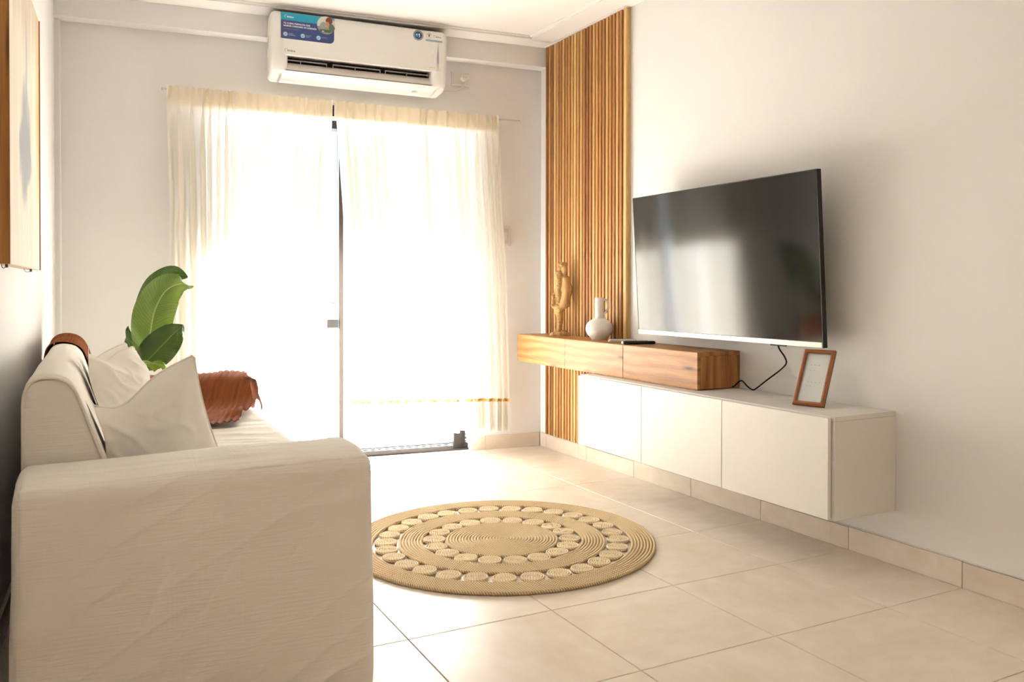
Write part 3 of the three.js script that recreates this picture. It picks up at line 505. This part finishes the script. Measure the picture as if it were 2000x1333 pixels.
// ---- photo frame on the white cabinet
{
  const e = V(0.305, 0, 0.952), f = thing('photo_frame', 'small reddish-brown wooden photo frame leaning on the white cabinet', 'photo frame', [-0.209, CT, 2.5685], Math.atan2(-0.952, 0.305));
  // local x along the lower edge, z towards the room
  const w = 0.132, h = 0.242, bw_ = 0.017, lean = -0.47;
  const wood = std({ map: woodTex(512, 64, [116, 64, 34], [160, 96, 56], [188, 122, 78], 71, { rings: 2 }), roughness: 0.45 });
  const L = (g) => { g.rotateX(lean); g.translate(0, 0.0025, 0); return g; };
  const bar = (len, cx, cy, vertical, flip) => {               // mitred rounded bar built in the frame's plane
    const seg = 8, P = [], U = [], I = [];
    for (let k = 0; k <= seg; k++) { const t = k / seg, q = t * bw_, hgt = 0.004 + 0.011 * Math.pow(Math.sin(Math.PI * clamp(0.12 + 0.8 * t, 0, 1)), 0.8); for (const sgn of [-1, 1]) { const a = sgn * (len / 2 - q), c = -q; const [x, y] = vertical ? [flip * c, a] : [a, flip * c]; P.push(cx + x, cy + y, hgt); U.push((a + len / 2) * 4, t * 0.9 + 0.05); } }
    for (let k = 0; k < seg; k++) { const a = 2 * k; I.push(a, a + 1, a + 3, a, a + 3, a + 2); }
    const o = P.length / 3; for (const sgn of [-1, 1]) for (const z of [0.0, P[2]]) { const a = sgn * len / 2; const [x, y] = vertical ? [0, a] : [a, 0]; P.push(cx + x, cy + y, z); U.push(a * 4, 0); } I.push(o, o + 2, o + 3, o, o + 3, o + 1);
    const g = new THREE.BufferGeometry(); g.setAttribute('position', new THREE.Float32BufferAttribute(P, 3)); g.setAttribute('uv', new THREE.Float32BufferAttribute(U, 2)); g.setIndex(I); g.computeVertexNormals(); return L(g);
  };
  const wm = wood.clone(); wm.side = THREE.DoubleSide;
  mesh('moulding', bar(w, 0, h, false, 1), wm, f); mesh('moulding', bar(w, 0, 0, false, -1), wm, f); mesh('moulding', bar(h, w / 2, h / 2, true, 1), wm, f); mesh('moulding', bar(h, -w / 2, h / 2, true, -1), wm, f);
  mesh('backing', L(box(-w / 2 + 0.0005, 0.0005, -0.004, w / 2 - 0.0005, h - 0.0005, 0.001)), std({ color: '#6b4a30' }), f);
  const print = canvasTex(256, 512, (x, W, Hh) => { x.fillStyle = '#e9ecec'; x.fillRect(0, 0, W, Hh); x.fillStyle = '#aab0b2'; x.font = '20px sans-serif'; for (const [y, n] of [[120, 5], [176, 3], [300, 6], [340, 4]]) for (let k = 0; k < n; k++) x.fillRect(60 + (k % 2) * 12 + k * 22, y, 14, 4); });
  const pg = new THREE.PlaneGeometry(w - 2 * bw_ + 0.004, h - 2 * bw_ + 0.004); pg.translate(0, h / 2, 0.0018); mesh('print', L(pg), std({ map: print, roughness: 0.7 }), f);
  const gg = new THREE.PlaneGeometry(w - 2 * bw_ + 0.003, h - 2 * bw_ + 0.003); gg.translate(0, h / 2, 0.0035); mesh('glass', L(gg), M.glass, f);
  const st = box(-0.012, 0, -0.0015, 0.012, 0.15, 0.0015); st.rotateX(0.28); st.translate(0, 0.001, -0.123); mesh('easel_back', st, M.dark, f);
}
// ---- bottle by the door
{
  const b = backGroup('bottle', 'clear bottle with grey cap and white label standing on the door lock', 'bottle', -1.384, 0.8685, -0.083);
  const pl = new THREE.MeshPhysicalMaterial({ color: '#f4f7f8', roughness: 0.05, transmission: 1, thickness: 0, ior: 1.3 });
  mesh('body', lathe([[0.001, 0], [0.019, 0], [0.021, 0.003], [0.021, 0.135], [0.02, 0.155], [0.0145, 0.178], [0.0105, 0.2], [0.0095, 0.225], [0.0095, 0.236], [0.001, 0.236]], 28), pl, b);
  const lab = canvasTex(512, 256, (x, w, h) => { x.fillStyle = '#dfe3ea'; x.fillRect(0, 0, w, h); x.fillStyle = '#3a404c'; x.fillRect(0, 0, w, 26); x.fillStyle = '#6b7486'; for (let r = 0; r < 5; r++) for (let k = 0; k < 14; k++) if ((k * 7 + r * 5) % 4) x.fillRect(14 + k * 36, 60 + r * 38, 22, 9); });
  const lg = new THREE.CylinderGeometry(0.0214, 0.0214, 0.102, 28, 1, true); lg.translate(0, 0.056, 0); mesh('label', lg, std({ map: lab, roughness: 0.6, side: THREE.DoubleSide }), b);
  const cp = cyl(0.0125, 0.0128, 0.026, 20); cp.translate(0, 0.24, 0); mesh('cap', cp, std({ color: '#545452', roughness: 0.5 }), b);
}

// ================================================================ WALL PICTURE ON THE LEFT
{
  const p = thing('wall_picture', 'abstract canvas with a grey-blue wash in a deep wooden box frame', 'picture', [leftX(1.22) + 0.002, 1.131, 1.22], -Math.atan(BL));
  const w = 0.935, h = 0.964, d = 0.042;                              // along z, height, depth
  const pine = woodTex(256, 1024, [138, 86, 38], [176, 118, 60], [202, 148, 88], 81, { along: 'y', rings: 2.4, knots: 3 });
  const pm = std({ map: pine, roughness: 0.7 }), pale = std({ color: '#efd9b6', roughness: 0.8 });
  const fit = (g, su, sv) => { const u = g.attributes.uv; for (let i = 0; i < u.count; i++) u.setXY(i, u.getX(i) * su, u.getY(i) * sv); return g; };
  mesh('side_board', fit(box(0, 0, w - 0.018, d, h, w, 0.001), 9, 1), pm, p);
  mesh('side_board', fit(box(0, 0, 0, d, h, 0.018, 0.001), 9, 1), pm, p);
  mesh('bottom_board', box(0, 0, 0.0185, d, 0.018, w - 0.0185, 0.001), pale, p);
  mesh('top_board', box(0, h - 0.018, 0.0185, d, h, w - 0.0185, 0.001), pale, p);
  const art = tex(512, 512, (u, v) => {                               // u runs towards the window
    let c = lerp3([226, 214, 194], [240, 232, 218], clamp(0.5 + 1.1 * fbm(u * 26, v * 1.2, 4, 3), 0, 1));
    c = lerp3(c, [226, 178, 96], 0.75 * smooth(0.8, 0.98, u + 0.05 * noise(3, v * 4)) * smooth(0.1, 0.5, v));
    c = lerp3(c, [196, 178, 152], 0.55 * smooth(0.72, 0.95, v + 0.2 * noise(u * 14, v)));
    const e = Math.hypot((u - 0.46 + 0.05 * noise(v * 6, 2)) / (0.21 + 0.16 * noise(v * 9, u * 4)), (v - 0.42) / 0.24) + 0.35 * fbm(u * 9, v * 5, 8, 4);
    c = lerp3(c, [158, 164, 168], 0.85 * (1 - smooth(0.55, 1.05, e)));
    const drip = Math.max(0, 1 - Math.abs(u - 0.5 - 0.02 * noise(v * 5, 1)) / 0.05) * smooth(0.5, 0.6, v) * (1 - smooth(0.75, 0.95, v)); c = lerp3(c, [150, 158, 160], 0.6 * drip);
    const line = Math.max(0, 1 - Math.abs(u - 0.66 + 0.01 * noise(v * 8, 5)) / 0.012); return lerp3(c, [190, 178, 166], 0.7 * line);
  });
  const cg = new THREE.PlaneGeometry(w - 0.002, h - 0.002); cg.rotateY(Math.PI / 2); cg.translate(d + 0.0006, h / 2, w / 2);
  mesh('canvas', cg, std({ map: art, roughness: 0.85 }), p);
  mesh('edge_strip', box(d - 0.004, 0.0, -0.006, d + 0.004, h, 0.004, 0.001), std({ color: '#a8583a', roughness: 0.7 }), p);
  for (const z of [w - 0.03, 0.2]) { mesh('peg', [(() => { const g = cyl(0.004, 0.004, 0.01, 10); g.translate(d - 0.012, -0.005, z); return g; })(), tube([[d - 0.012, -0.004, z], [d - 0.016, -0.012, z + 0.05], [d - 0.02, -0.01, z + 0.1], [d - 0.022, -0.001, z + 0.13]].map((q) => [q[0], q[1], Math.min(q[2], w - 0.005)]), 0.001, 16, 5)], M.blackMetal, p); }
}

// ================================================================ RUG
{
  const rg = thing('round_rug', 'round braided jute rug with openwork rings of small coils', 'rug', [-1.207, 0, 1.839]);
  const ropeT = (rep, lo = [188, 156, 110], hi = [242, 220, 180]) => tex(64, 64, (u, v) => { const s = Math.sin((u + v) * 6.2832 * 2), n = noise(u * 40, v * 40); const k = clamp(0.5 + 0.42 * s + 0.5 * n, 0, 1); return lerp3(lo, hi, k); }, { repeat: rep });
  const ropeB = tex(64, 64, (u, v) => { const s = Math.sin((u + v) * 6.2832 * 2); return [128 + 100 * s + 40 * noise(u * 50, v * 50)]; }, { srgb: false });
  const map = ropeT([1, 1]);
  const rope = std({ map, bumpMap: ropeB, bumpScale: 0.002, roughness: 0.95 }), pale = std({ map: ropeT([1, 1], [214, 184, 138], [246, 230, 200]), bumpMap: ropeB, bumpScale: 0.0003, roughness: 0.95 });
  const ring = (R, r, tub, rad = 6) => { const g = new THREE.TorusGeometry(R, r, rad, tub); g.rotateX(Math.PI / 2); g.scale(1, 1.15, 1); g.translate(0, r * 1.15 + 0.0008, 0); const u = g.attributes.uv, n = Math.round(R * 6.283 / 0.02); for (let i = 0; i < u.count; i++) u.setXY(i, u.getX(i) * n, u.getY(i) * 1); return g; };
  const band = (a, b, dia) => { const n = Math.round((b - a) / dia), st = (b - a) / n, l = []; for (let k = 0; k < n; k++) l.push(ring(a + st * (k + 0.5), st * 0.53, Math.max(24, Math.round((a + st * k) * 300)))); return l; };
  const core = new THREE.SphereGeometry(0.008, 12, 6); core.scale(1, 0.7, 1); core.translate(0, 0.006, 0);
  mesh('center_disc', [core, ...band(0.006, 0.236, 0.0128)], rope, rg);
  mesh('middle_band', band(0.333, 0.432, 0.0125), rope, rg);
  mesh('outer_band', band(0.536, 0.638, 0.0128), rope, rg);
  const coil = (R) => { const c = new THREE.SphereGeometry(0.006, 10, 6); c.scale(1, 0.8, 1); c.translate(0, 0.006, 0); const l = [c], n = 5, st = R / n; for (let k = 0; k < n; k++) l.push(ring(st * (k + 0.5), st * 0.54, 16 + 8 * k, 6)); const g = merge(l); g.scale(1, 1.2, 1); return g; };
  const cs = [coil(0.0475), coil(0.0465)]; seed = 91;
  for (const [R, n] of [[0.2845, 18], [0.484, 29]]) for (let k = 0; k < n; k++) { const a = (k + 0.3) / n * 2 * Math.PI, m = mesh('coil', cs[Math.floor(rnd() * 2)], pale, rg); m.position.set(Math.cos(a) * (R + rr(-0.002, 0.002)), rr(0, 0.0015), Math.sin(a) * (R + rr(-0.002, 0.002))); m.rotation.y = rnd() * 6; m.scale.set(rr(0.95, 1.03), 1, rr(0.95, 1.03)); }
}

// ================================================================ SOFA
const backProfile = () => { const p = new THREE.Shape(); p.moveTo(-0.415, 0.05); p.lineTo(-0.412, 0.76); p.bezierCurveTo(-0.412, 0.82, -0.395, 0.838, -0.36, 0.838); p.bezierCurveTo(-0.32, 0.838, -0.30, 0.825, -0.285, 0.79); p.lineTo(-0.215, 0.585); p.lineTo(-0.215, 0.05); return p; };
const SOFA = { x: -2.505, z: 2.85, turn: -0.02 };
{
  const s = thing('sofa', 'white slipcovered sofa standing along the left wall', 'sofa', [SOFA.x, 0, SOFA.z], SOFA.turn);
  const crease = (x, y, k) => { // soft diagonal folds of a loose cover
    const a = 0.82 * x + 0.57 * y, b = -0.57 * x + 0.82 * y; let v = 0;
    const r1 = 1 - Math.abs(noise(b * 6.5 + 1.3 * noise(a * 2, b * 2, k), a * 1.1, k)) * 2.2; v += 0.007 * Math.max(0, r1) ** 3;
    const r2 = 1 - Math.abs(noise(b * 13 + 3, a * 1.8, k + 9)) * 2.4; v += 0.004 * Math.max(0, r2) ** 3;
    return v + 0.004 * fbm(x * 2.4, y * 2.4, k, 3);
  };
  const arm = (z0, z1, k, dense) => {
    const w = 0.83, h = 0.6, d = z1 - z0, g = softBox(w, h, d, 0.03, dense ? 150 : 70, dense ? 110 : 44, dense ? 60 : 30, (q, n) => {
      const up = q.y / h + 0.5;
      if (n.y > 0.3) q.y += 0.018 * (1 - (2 * q.z / d) ** 2) + 0.006 * fbm(q.x * 5, q.z * 9, k, 3) + 0.0022 * Math.max(0, 1 - Math.abs(noise(q.z * 16, q.x * 2.2, k + 4)) * 2.5);
      q.y += -0.012 * smooth(0.25, -0.42, q.x) * smooth(0.4, 1, up);
      if (Math.abs(n.z) > 0.4) q.z += Math.sign(n.z) * (crease(q.x, q.y, k) + 0.010 * Math.sin(Math.PI * clamp(up, 0, 1)) * (1 - (2 * q.x / w) ** 2) - 0.004);
      if (Math.abs(n.x) > 0.4) q.x += Math.sign(n.x) * (0.004 * fbm(q.z * 6, q.y * 5, k + 7, 3) + 0.007 * Math.sin(q.y * 9 + k) * 0.5);
    }, true);
    g.translate(0, 0.014 + h / 2 * 1.0, (z0 + z1) / 2); return g;
  };
  mesh('arm', arm(-0.35, 0, 3, true), M.cloth, s);
  mesh('arm', arm(-2.3, -2.0, 8, false), M.cloth, s);
  // backrest: sloped profile between the arms
  {
    const prof = backProfile();
    const pts = prof.getSpacedPoints(90), n = pts.length - 1, L = 1.95, z0 = -0.348;
    const skin = sheet((u, v) => { const p = pts[Math.round(u * n)], z = z0 - L * v, e = Math.min(v, 1 - v) * L, rd = e < 0.03 ? 0.012 * (1 - Math.sqrt(1 - (1 - e / 0.03) ** 2)) : 0; const cx = -0.32, cy = 0.5; const k = 1 - rd / 0.25; return [cx + (p.x - cx) * k + 0.004 * fbm(p.y * 5, z * 3, 2, 3), cy + (p.y - cy) * k + 0.006 * fbm(p.x * 5, z * 2.4, 5, 3) * (p.y > 0.7 ? 1 : 0.3), z]; }, n, 110, (u, v) => [u * 1.6, v * L]);
    const cap = (z) => { const q = new THREE.ShapeGeometry(prof, 20), ps = q.attributes.position; for (let i = 0; i < ps.count; i++) { const k = 1 - 0.012 / 0.25; ps.setXY(i, -0.32 + (ps.getX(i) + 0.32) * k, 0.5 + (ps.getY(i) - 0.5) * k); } q.translate(0, 0, z); return q; };
    const cm = M.cloth.clone(); cm.side = THREE.DoubleSide;
    const b = mesh('backrest', [skin, cap(z0 + 0.0005)], cm, s);
    mesh('piping', tube([...Array(26)].map((_, k) => { const p = pts[Math.round((0.3 + 0.55 * k / 25) * n)]; return [-0.32 + (p.x + 0.32) * 0.97, 0.5 + (p.y - 0.5) * 0.97, z0 + 0.002]; }), 0.0045, 80, 6), M.piping, b);
  }
  {
    const g = softBox(0.665, 0.2, 1.645, 0.05, 70, 20, 130, (q, n) => {
      if (n.y > 0.2) q.y += 0.012 * (1 - (2 * q.x / 0.665) ** 4) + 0.0065 * Math.max(0, 1 - Math.abs(noise(q.z * 7 + 0.8 * noise(q.x * 3, q.z * 2), q.x * 1.3, 6)) * 2.6) ** 2 + 0.004 * Math.max(0, 1 - Math.abs(noise(q.z * 15, q.x * 2, 16)) * 2.6) ** 2;
      if (n.x > 0.3) q.x += 0.006 * fbm(q.z * 7, q.y * 5, 3, 3);
    });
    g.translate(0.103, 0.39, -1.1755); mesh('seat_cushion', g, M.cloth, s);
    mesh('base', softBox(0.62, 0.25, 1.645, 0.02, 20, 10, 60, (q, n) => { if (n.x > 0.3) q.x += 0.01 * noise(q.z * 6, q.y * 3, 4); }).translate(0.09, 0.155, -1.1755), M.cloth, s);
  }
  for (const [x, z] of [[0.37, -0.05], [-0.37, -0.05], [0.37, -2.25], [-0.37, -2.25]]) { const g = cyl(0.024, 0.02, 0.034, 16); g.translate(x, 0.0172, z); mesh('foot', g, M.dark, s); }
}
const toSofa = (p) => { const c = Math.cos(SOFA.turn), n = Math.sin(SOFA.turn); return [SOFA.x + p[0] * c + p[2] * n, p[1], SOFA.z - p[0] * n + p[2] * c]; };

// ---- cushions: squashed where they meet seat and back
function cushion(label, cfg) {
  const g0 = [], { w, h, t, k } = cfg;
  const face = (sgn) => sheet((u, v) => {
    const a = 2 * u - 1, b = 2 * v - 1, e = Math.max(0, (1 - Math.abs(a) ** 3.2) * (1 - Math.abs(b) ** 3.2));
    const x = w / 2 * a * (1 - 0.07 * Math.cos(b * Math.PI / 2)) , y = h / 2 * b * (1 - 0.08 * Math.cos(a * Math.PI / 2)) - (cfg.dent ? cfg.dent * smooth(0.2, 1, b) * Math.exp(-(((a + 0.15) / 0.45) ** 2)) : 0);
    const rim = Math.min(1 - Math.abs(a), 1 - Math.abs(b));
    const fold = 0.007 * Math.max(0, 1 - 2.4 * Math.abs(noise(a * 1.6 + b * 2.2, b * 0.9 - a * 1.4, k))) ** 2 + 0.012 * fbm(a * 1.7, b * 1.7, k + 3, 3);
    return [x, y, sgn * (0.002 + t / 2 * Math.pow(e, 0.62) + fold * smooth(0, 0.35, rim) * (sgn > 0 ? 1 : -1) * sgn)];
  }, 72, 72, (u, v) => [u * w, v * h]);
  const f1 = face(1), f2 = face(-1); { const ix = f2.index; for (let i = 0; i < ix.count; i += 3) { const q = ix.getX(i); ix.setX(i, ix.getX(i + 1)); ix.setX(i + 1, q); } f2.computeVertexNormals(); }
  const rimPts = []; for (let k2 = 0; k2 < 80; k2++) { const q = k2 / 20, sd = Math.floor(q), r = 2 * (q - sd) - 1, [a, b] = [[r, -1], [1, r], [-r, 1], [-1, -r]][sd]; rimPts.push([w / 2 * a * (1 - 0.07 * Math.cos(b * Math.PI / 2)), h / 2 * b * (1 - 0.08 * Math.cos(a * Math.PI / 2)) - (cfg.dent ? cfg.dent * smooth(0.2, 1, b) * Math.exp(-(((a + 0.15) / 0.45) ** 2)) : 0), 0]); }
  const rim = tube(rimPts, 0.0042, 160, 6, true);
  const q = new THREE.Quaternion().setFromEuler(new THREE.Euler(...cfg.rot, 'YXZ')), c = V(...cfg.at), o = thing('cushion', label, 'cushion', [cfg.at[0], 0.505, cfg.at[2]], 0, 'white cushions on the sofa');
  for (const g of [f1, f2, rim]) {
    const p = g.attributes.position, v = V();
    for (let i = 0; i < p.count; i++) { v.fromBufferAttribute(p, i).applyQuaternion(q).add(c); if (v.y < 0.545) v.y = 0.508 + Math.max(0, v.y - 0.40) * 0.25; const back = SOFA.x - 0.275 + 0.045 * smooth(0.8, 0.6, v.y) + (2.85 - v.z) * 0.02; if (v.x < back + 0.02 && v.y < 0.9) v.x = back + 0.003 + Math.max(-0.2, v.x - back) * 0.02 + 0.01; p.setXYZ(i, v.x - cfg.at[0], v.y - 0.505, v.z - cfg.at[2]); }
    g.computeVertexNormals();
  }
  const cm = M.pillow.clone(); cm.side = THREE.DoubleSide;
  mesh('cover', [f1, f2], cm, o); mesh('piping', rim, M.piping, o); return o;
}
cushion('large white cushion propped against the near sofa arm', { w: 0.41, h: 0.42, t: 0.17, k: 2, at: [-2.608, 0.598, 2.24], rot: [0.16, 0.10, 0.30], dent: 0.06 });
cushion('white cushion against the sofa back, just behind the large one', { w: 0.42, h: 0.42, t: 0.16, k: 12, at: [-2.66, 0.66, 1.80], rot: [-0.30, 1.05, -0.08], dent: 0.04 });
cushion('white cushion furthest back on the sofa, nearest the plant', { w: 0.42, h: 0.42, t: 0.16, k: 22, at: [-2.69, 0.625, 1.50], rot: [-0.35, 0.75, 0.12], dent: 0.03 });

// ---- knitted throw
{
  const t = thing('throw_blanket', 'rust brown ribbed throw draped over the far sofa arm and back', 'blanket', toSofa([0, 0, 0]), SOFA.turn);
  const knit = tex(128, 128, (u, v) => { const s = Math.abs(Math.sin(v * 6.2832 * 8)), n = noise(u * 40, v * 40); return lerp3([118, 58, 26], [164, 92, 50], clamp(0.35 + 0.4 * s + 0.5 * n, 0, 1)); }, { repeat: [8, 8] });
  const m = std({ map: knit, roughness: 1, side: THREE.DoubleSide, bumpMap: weave, bumpScale: 0.002 });
  // profile across the far arm, in the sofa's frame: from behind, over the top, down to the seat and forwards
  const prof = new THREE.CatmullRomCurve3([V(0, 0.42, -2.325), V(0, 0.55, -2.322), V(0, 0.625, -2.27), V(0, 0.648, -2.15), V(0, 0.638, -2.03), V(0, 0.60, -1.965), V(0, 0.545, -1.90), V(0, 0.525, -1.78), V(0, 0.522, -1.6), V(0, 0.524, -1.37)], false, 'catmullrom', 0.4);
  const N = 120, pp = prof.getSpacedPoints(N), nn = pp.map((_, i) => { const a = pp[Math.max(0, i - 1)], b = pp[Math.min(N, i + 1)]; return V(0, -(b.z - a.z), b.y - a.y).normalize().multiplyScalar(-1); });
  const drape = (u, v) => {
    const i = Math.round(v * N), p = pp[i], n = nn[i];
    const x1 = 0.41 - 0.12 * smooth(0.55, 1, v) + 0.02 * noise(v * 6, 1), x0 = -0.15 + 0.03 * noise(v * 5, 4); let x = mix(x0, x1, u);
    x += 0.03 * (v - 0.4) * -1;
    const rib = 0.004 * Math.sin((x + 0.34 * v) * 2 * Math.PI / 0.026), fold = 0.018 * Math.max(0, noise(x * 6 + v * 2, v * 3.2, 5)) + 0.05 * Math.max(0, noise(x * 5, v * 12, 15)) * smooth(0.66, 0.85, v);
    const sgn = n.y < -0.5 ? -1 : 1; const out = rib + fold + 0.004;
    return [x, p.y + Math.abs(n.y) * out, p.z + (v < 0.25 ? -1 : 1) * Math.abs(n.z) * out];
  };
  mesh('arm_drape', sheet(drape, 210, N, (u, v) => [u * 0.5, v * 1.2]), m, t);
  // the end that hangs over the front of the arm
  mesh('front_fold', sheet((u, v) => { const z = mix(-2.26, -2.0, u), a = v * 1.75; return [0.385 + 0.065 * Math.sin(Math.min(a, 1.57)) + 0.012 * noise(u * 4, v * 4, 3) + 0.01 * u, 0.645 - 0.005 * u - 0.05 * (1 - Math.cos(Math.min(a, 1.57))) - Math.max(0, v - 0.4) * (0.16 + 0.05 * Math.sin(u * 7)), z + 0.02 * v]; }, 80, 40, (u, v) => [u * 0.3, v * 0.3]), m, t);
  const bp = backProfile().getSpacedPoints(240).filter((q, i2) => q.y > 0.66 && i2 > 20 && i2 < 200);
  mesh('back_drape', sheet((u, v) => { const k = Math.round(v * (bp.length - 1)), q = bp[k], a = bp[Math.max(0, k - 1)], b = bp[Math.min(bp.length - 1, k + 1)], tx = b.x - a.x, ty = b.y - a.y, tl = Math.hypot(tx, ty) || 1, z = mix(-2.31, -1.70, u) + 0.012 * noise(v * 5, u * 3), out = 0.008 + 0.016 * Math.max(0, noise(z * 9, v * 3, 4)) + 0.003 * Math.sin(z * 240 + v * 9); return [q.x - ty / tl * out, q.y + tx / tl * out, z]; }, 120, 60, (u, v) => [u * 0.5, v * 0.3]), m, t);
}

// ================================================================ PLANT
{
  const p = thing('potted_plant', 'broad-leaved green banana-like plant behind the far end of the sofa', 'plant', [-2.44, 0, 0.14]);
  const o = [-2.44, 0, 0.14], rel = (q) => V(q[0] - o[0], q[1] - o[1], q[2] - o[2]);
  mesh('pot', lathe([[0.001, 0.003], [0.1, 0.003], [0.112, 0.012], [0.135, 0.25], [0.14, 0.27], [0.132, 0.27], [0.126, 0.245], [0.001, 0.245]], 40), std({ color: '#d8cfc2', roughness: 0.8 }), p);
  const soil = new THREE.CircleGeometry(0.124, 24); soil.rotateX(-Math.PI / 2); soil.translate(0, 0.247, 0); mesh('soil', soil, std({ color: '#3a2a1c', roughness: 1 }), p);
  const leafTex = (dark, light, rib, sd) => tex(512, 256, (u, v) => { const c = Math.abs(v - 0.5) * 2, vein = 0.5 + 0.5 * Math.sin((u * 46 - c * 5.5) * 6.2832 * 0.9 + 2 * noise(u * 9, v * 6, sd)); let k = clamp(0.35 + 0.3 * vein + 0.6 * fbm(u * 3, v * 3, sd, 3), 0, 1); let q = lerp3(dark, light, k); const m = Math.max(0, 1 - c / 0.05); return lerp3(q, rib, Math.min(1, m * 1.2)); });
  const mk = (dark, light, rib, sd) => new THREE.MeshPhysicalMaterial({ map: leafTex(dark, light, rib, sd), roughness: 0.42, transmission: 0.3, thickness: 0, side: THREE.DoubleSide });
  const mid = mk([92, 124, 44], [150, 176, 84], [198, 206, 120], 1), deep = mk([44, 72, 26], [78, 108, 42], [120, 146, 70], 2), bright = mk([112, 160, 40], [158, 200, 70], [200, 220, 120], 3);
  // spine through world points, width profile, and the direction the blade's width runs
  const leaf = (spine, wide, across, mat, { fold = 0.35, torn = 0, wave = 0.012, k = 1, shape = 0.62 } = {}) => {
    const c = new THREE.CatmullRomCurve3(spine.map(rel)), Ac = V(...across).normalize();
    const g = sheet((u, v) => {
      const s = c.getPoint(u), tg = c.getTangent(u), b = 2 * v - 1, side = Ac.clone().addScaledVector(tg, -Ac.dot(tg)).normalize(), n = tg.clone().cross(side).normalize();
      let w = wide * Math.pow(Math.sin(Math.PI * Math.pow(clamp(u * 0.985 + 0.012, 0, 1), shape)), 0.72); if (torn && u > 0.9) w *= 1 + torn * noise(v * 14, 3, k);
      const q = s.clone().addScaledVector(side, b * w).addScaledVector(n, fold * w * Math.abs(b) ** 1.3 + wave * Math.sin(u * 17 + b * 3 + k) * Math.abs(b) + 0.002 * Math.sin(u * 160 - Math.abs(b) * 20) * Math.abs(b));
      return [q.x, q.y, q.z];
    }, 90, 28);
    return mesh('leaf', g, mat, p);
  };
  const stalk = (pts, r) => mesh('stalk', tube(pts.map((q) => rel(q).toArray()), r, 40, 8), std({ color: '#7f9a4a', roughness: 0.6 }), p);
  leaf([[-2.475, 0.70, 0.34], [-2.452, 0.83, 0.36], [-2.425, 0.96, 0.36], [-2.37, 1.055, 0.35], [-2.30, 1.085, 0.34], [-2.243, 1.066, 0.33]], 0.098, [0.9, -0.42, 0.1], mid, { fold: 0.22, k: 2, shape: 0.68 });
  leaf([[-2.47, 0.78, 0.14], [-2.44, 0.95, 0.16], [-2.39, 1.08, 0.18], [-2.32, 1.135, 0.2], [-2.255, 1.12, 0.21]], 0.075, [0.85, -0.5, 0.1], deep, { fold: 0.25, k: 5 });
  leaf([[-2.505, 0.665, 0.40], [-2.46, 0.71, 0.41], [-2.40, 0.775, 0.415], [-2.345, 0.835, 0.42], [-2.30, 0.875, 0.42]], 0.082, [0.72, -0.68, 0.1], deep, { fold: 0.12, torn: 0.5, k: 8, shape: 0.85 });
  leaf([[-2.50, 0.68, 0.27], [-2.53, 0.74, 0.28], [-2.545, 0.80, 0.28], [-2.545, 0.87, 0.27]], 0.032, [0.9, 0.1, 0.4], deep, { fold: 0.3, k: 11 });
  leaf([[-2.55, 0.62, 0.44], [-2.49, 0.685, 0.47], [-2.43, 0.69, 0.5], [-2.365, 0.655, 0.53]], 0.055, [0.2, 0.45, 0.9], bright, { fold: 0.2, k: 14 });
  for (const b of [[-2.475, 0.70, 0.34], [-2.47, 0.78, 0.14], [-2.505, 0.665, 0.40], [-2.50, 0.68, 0.27], [-2.55, 0.62, 0.44]]) stalk([[mix(-2.44, b[0], 0.15), 0.235, mix(0.14, b[2], 0.15)], [mix(-2.44, b[0], 0.4), mix(0.24, b[1], 0.45), mix(0.14, b[2], 0.5)], [b[0], b[1] + 0.01, b[2]]], 0.0085);
}

renderer.render(scene, camera);
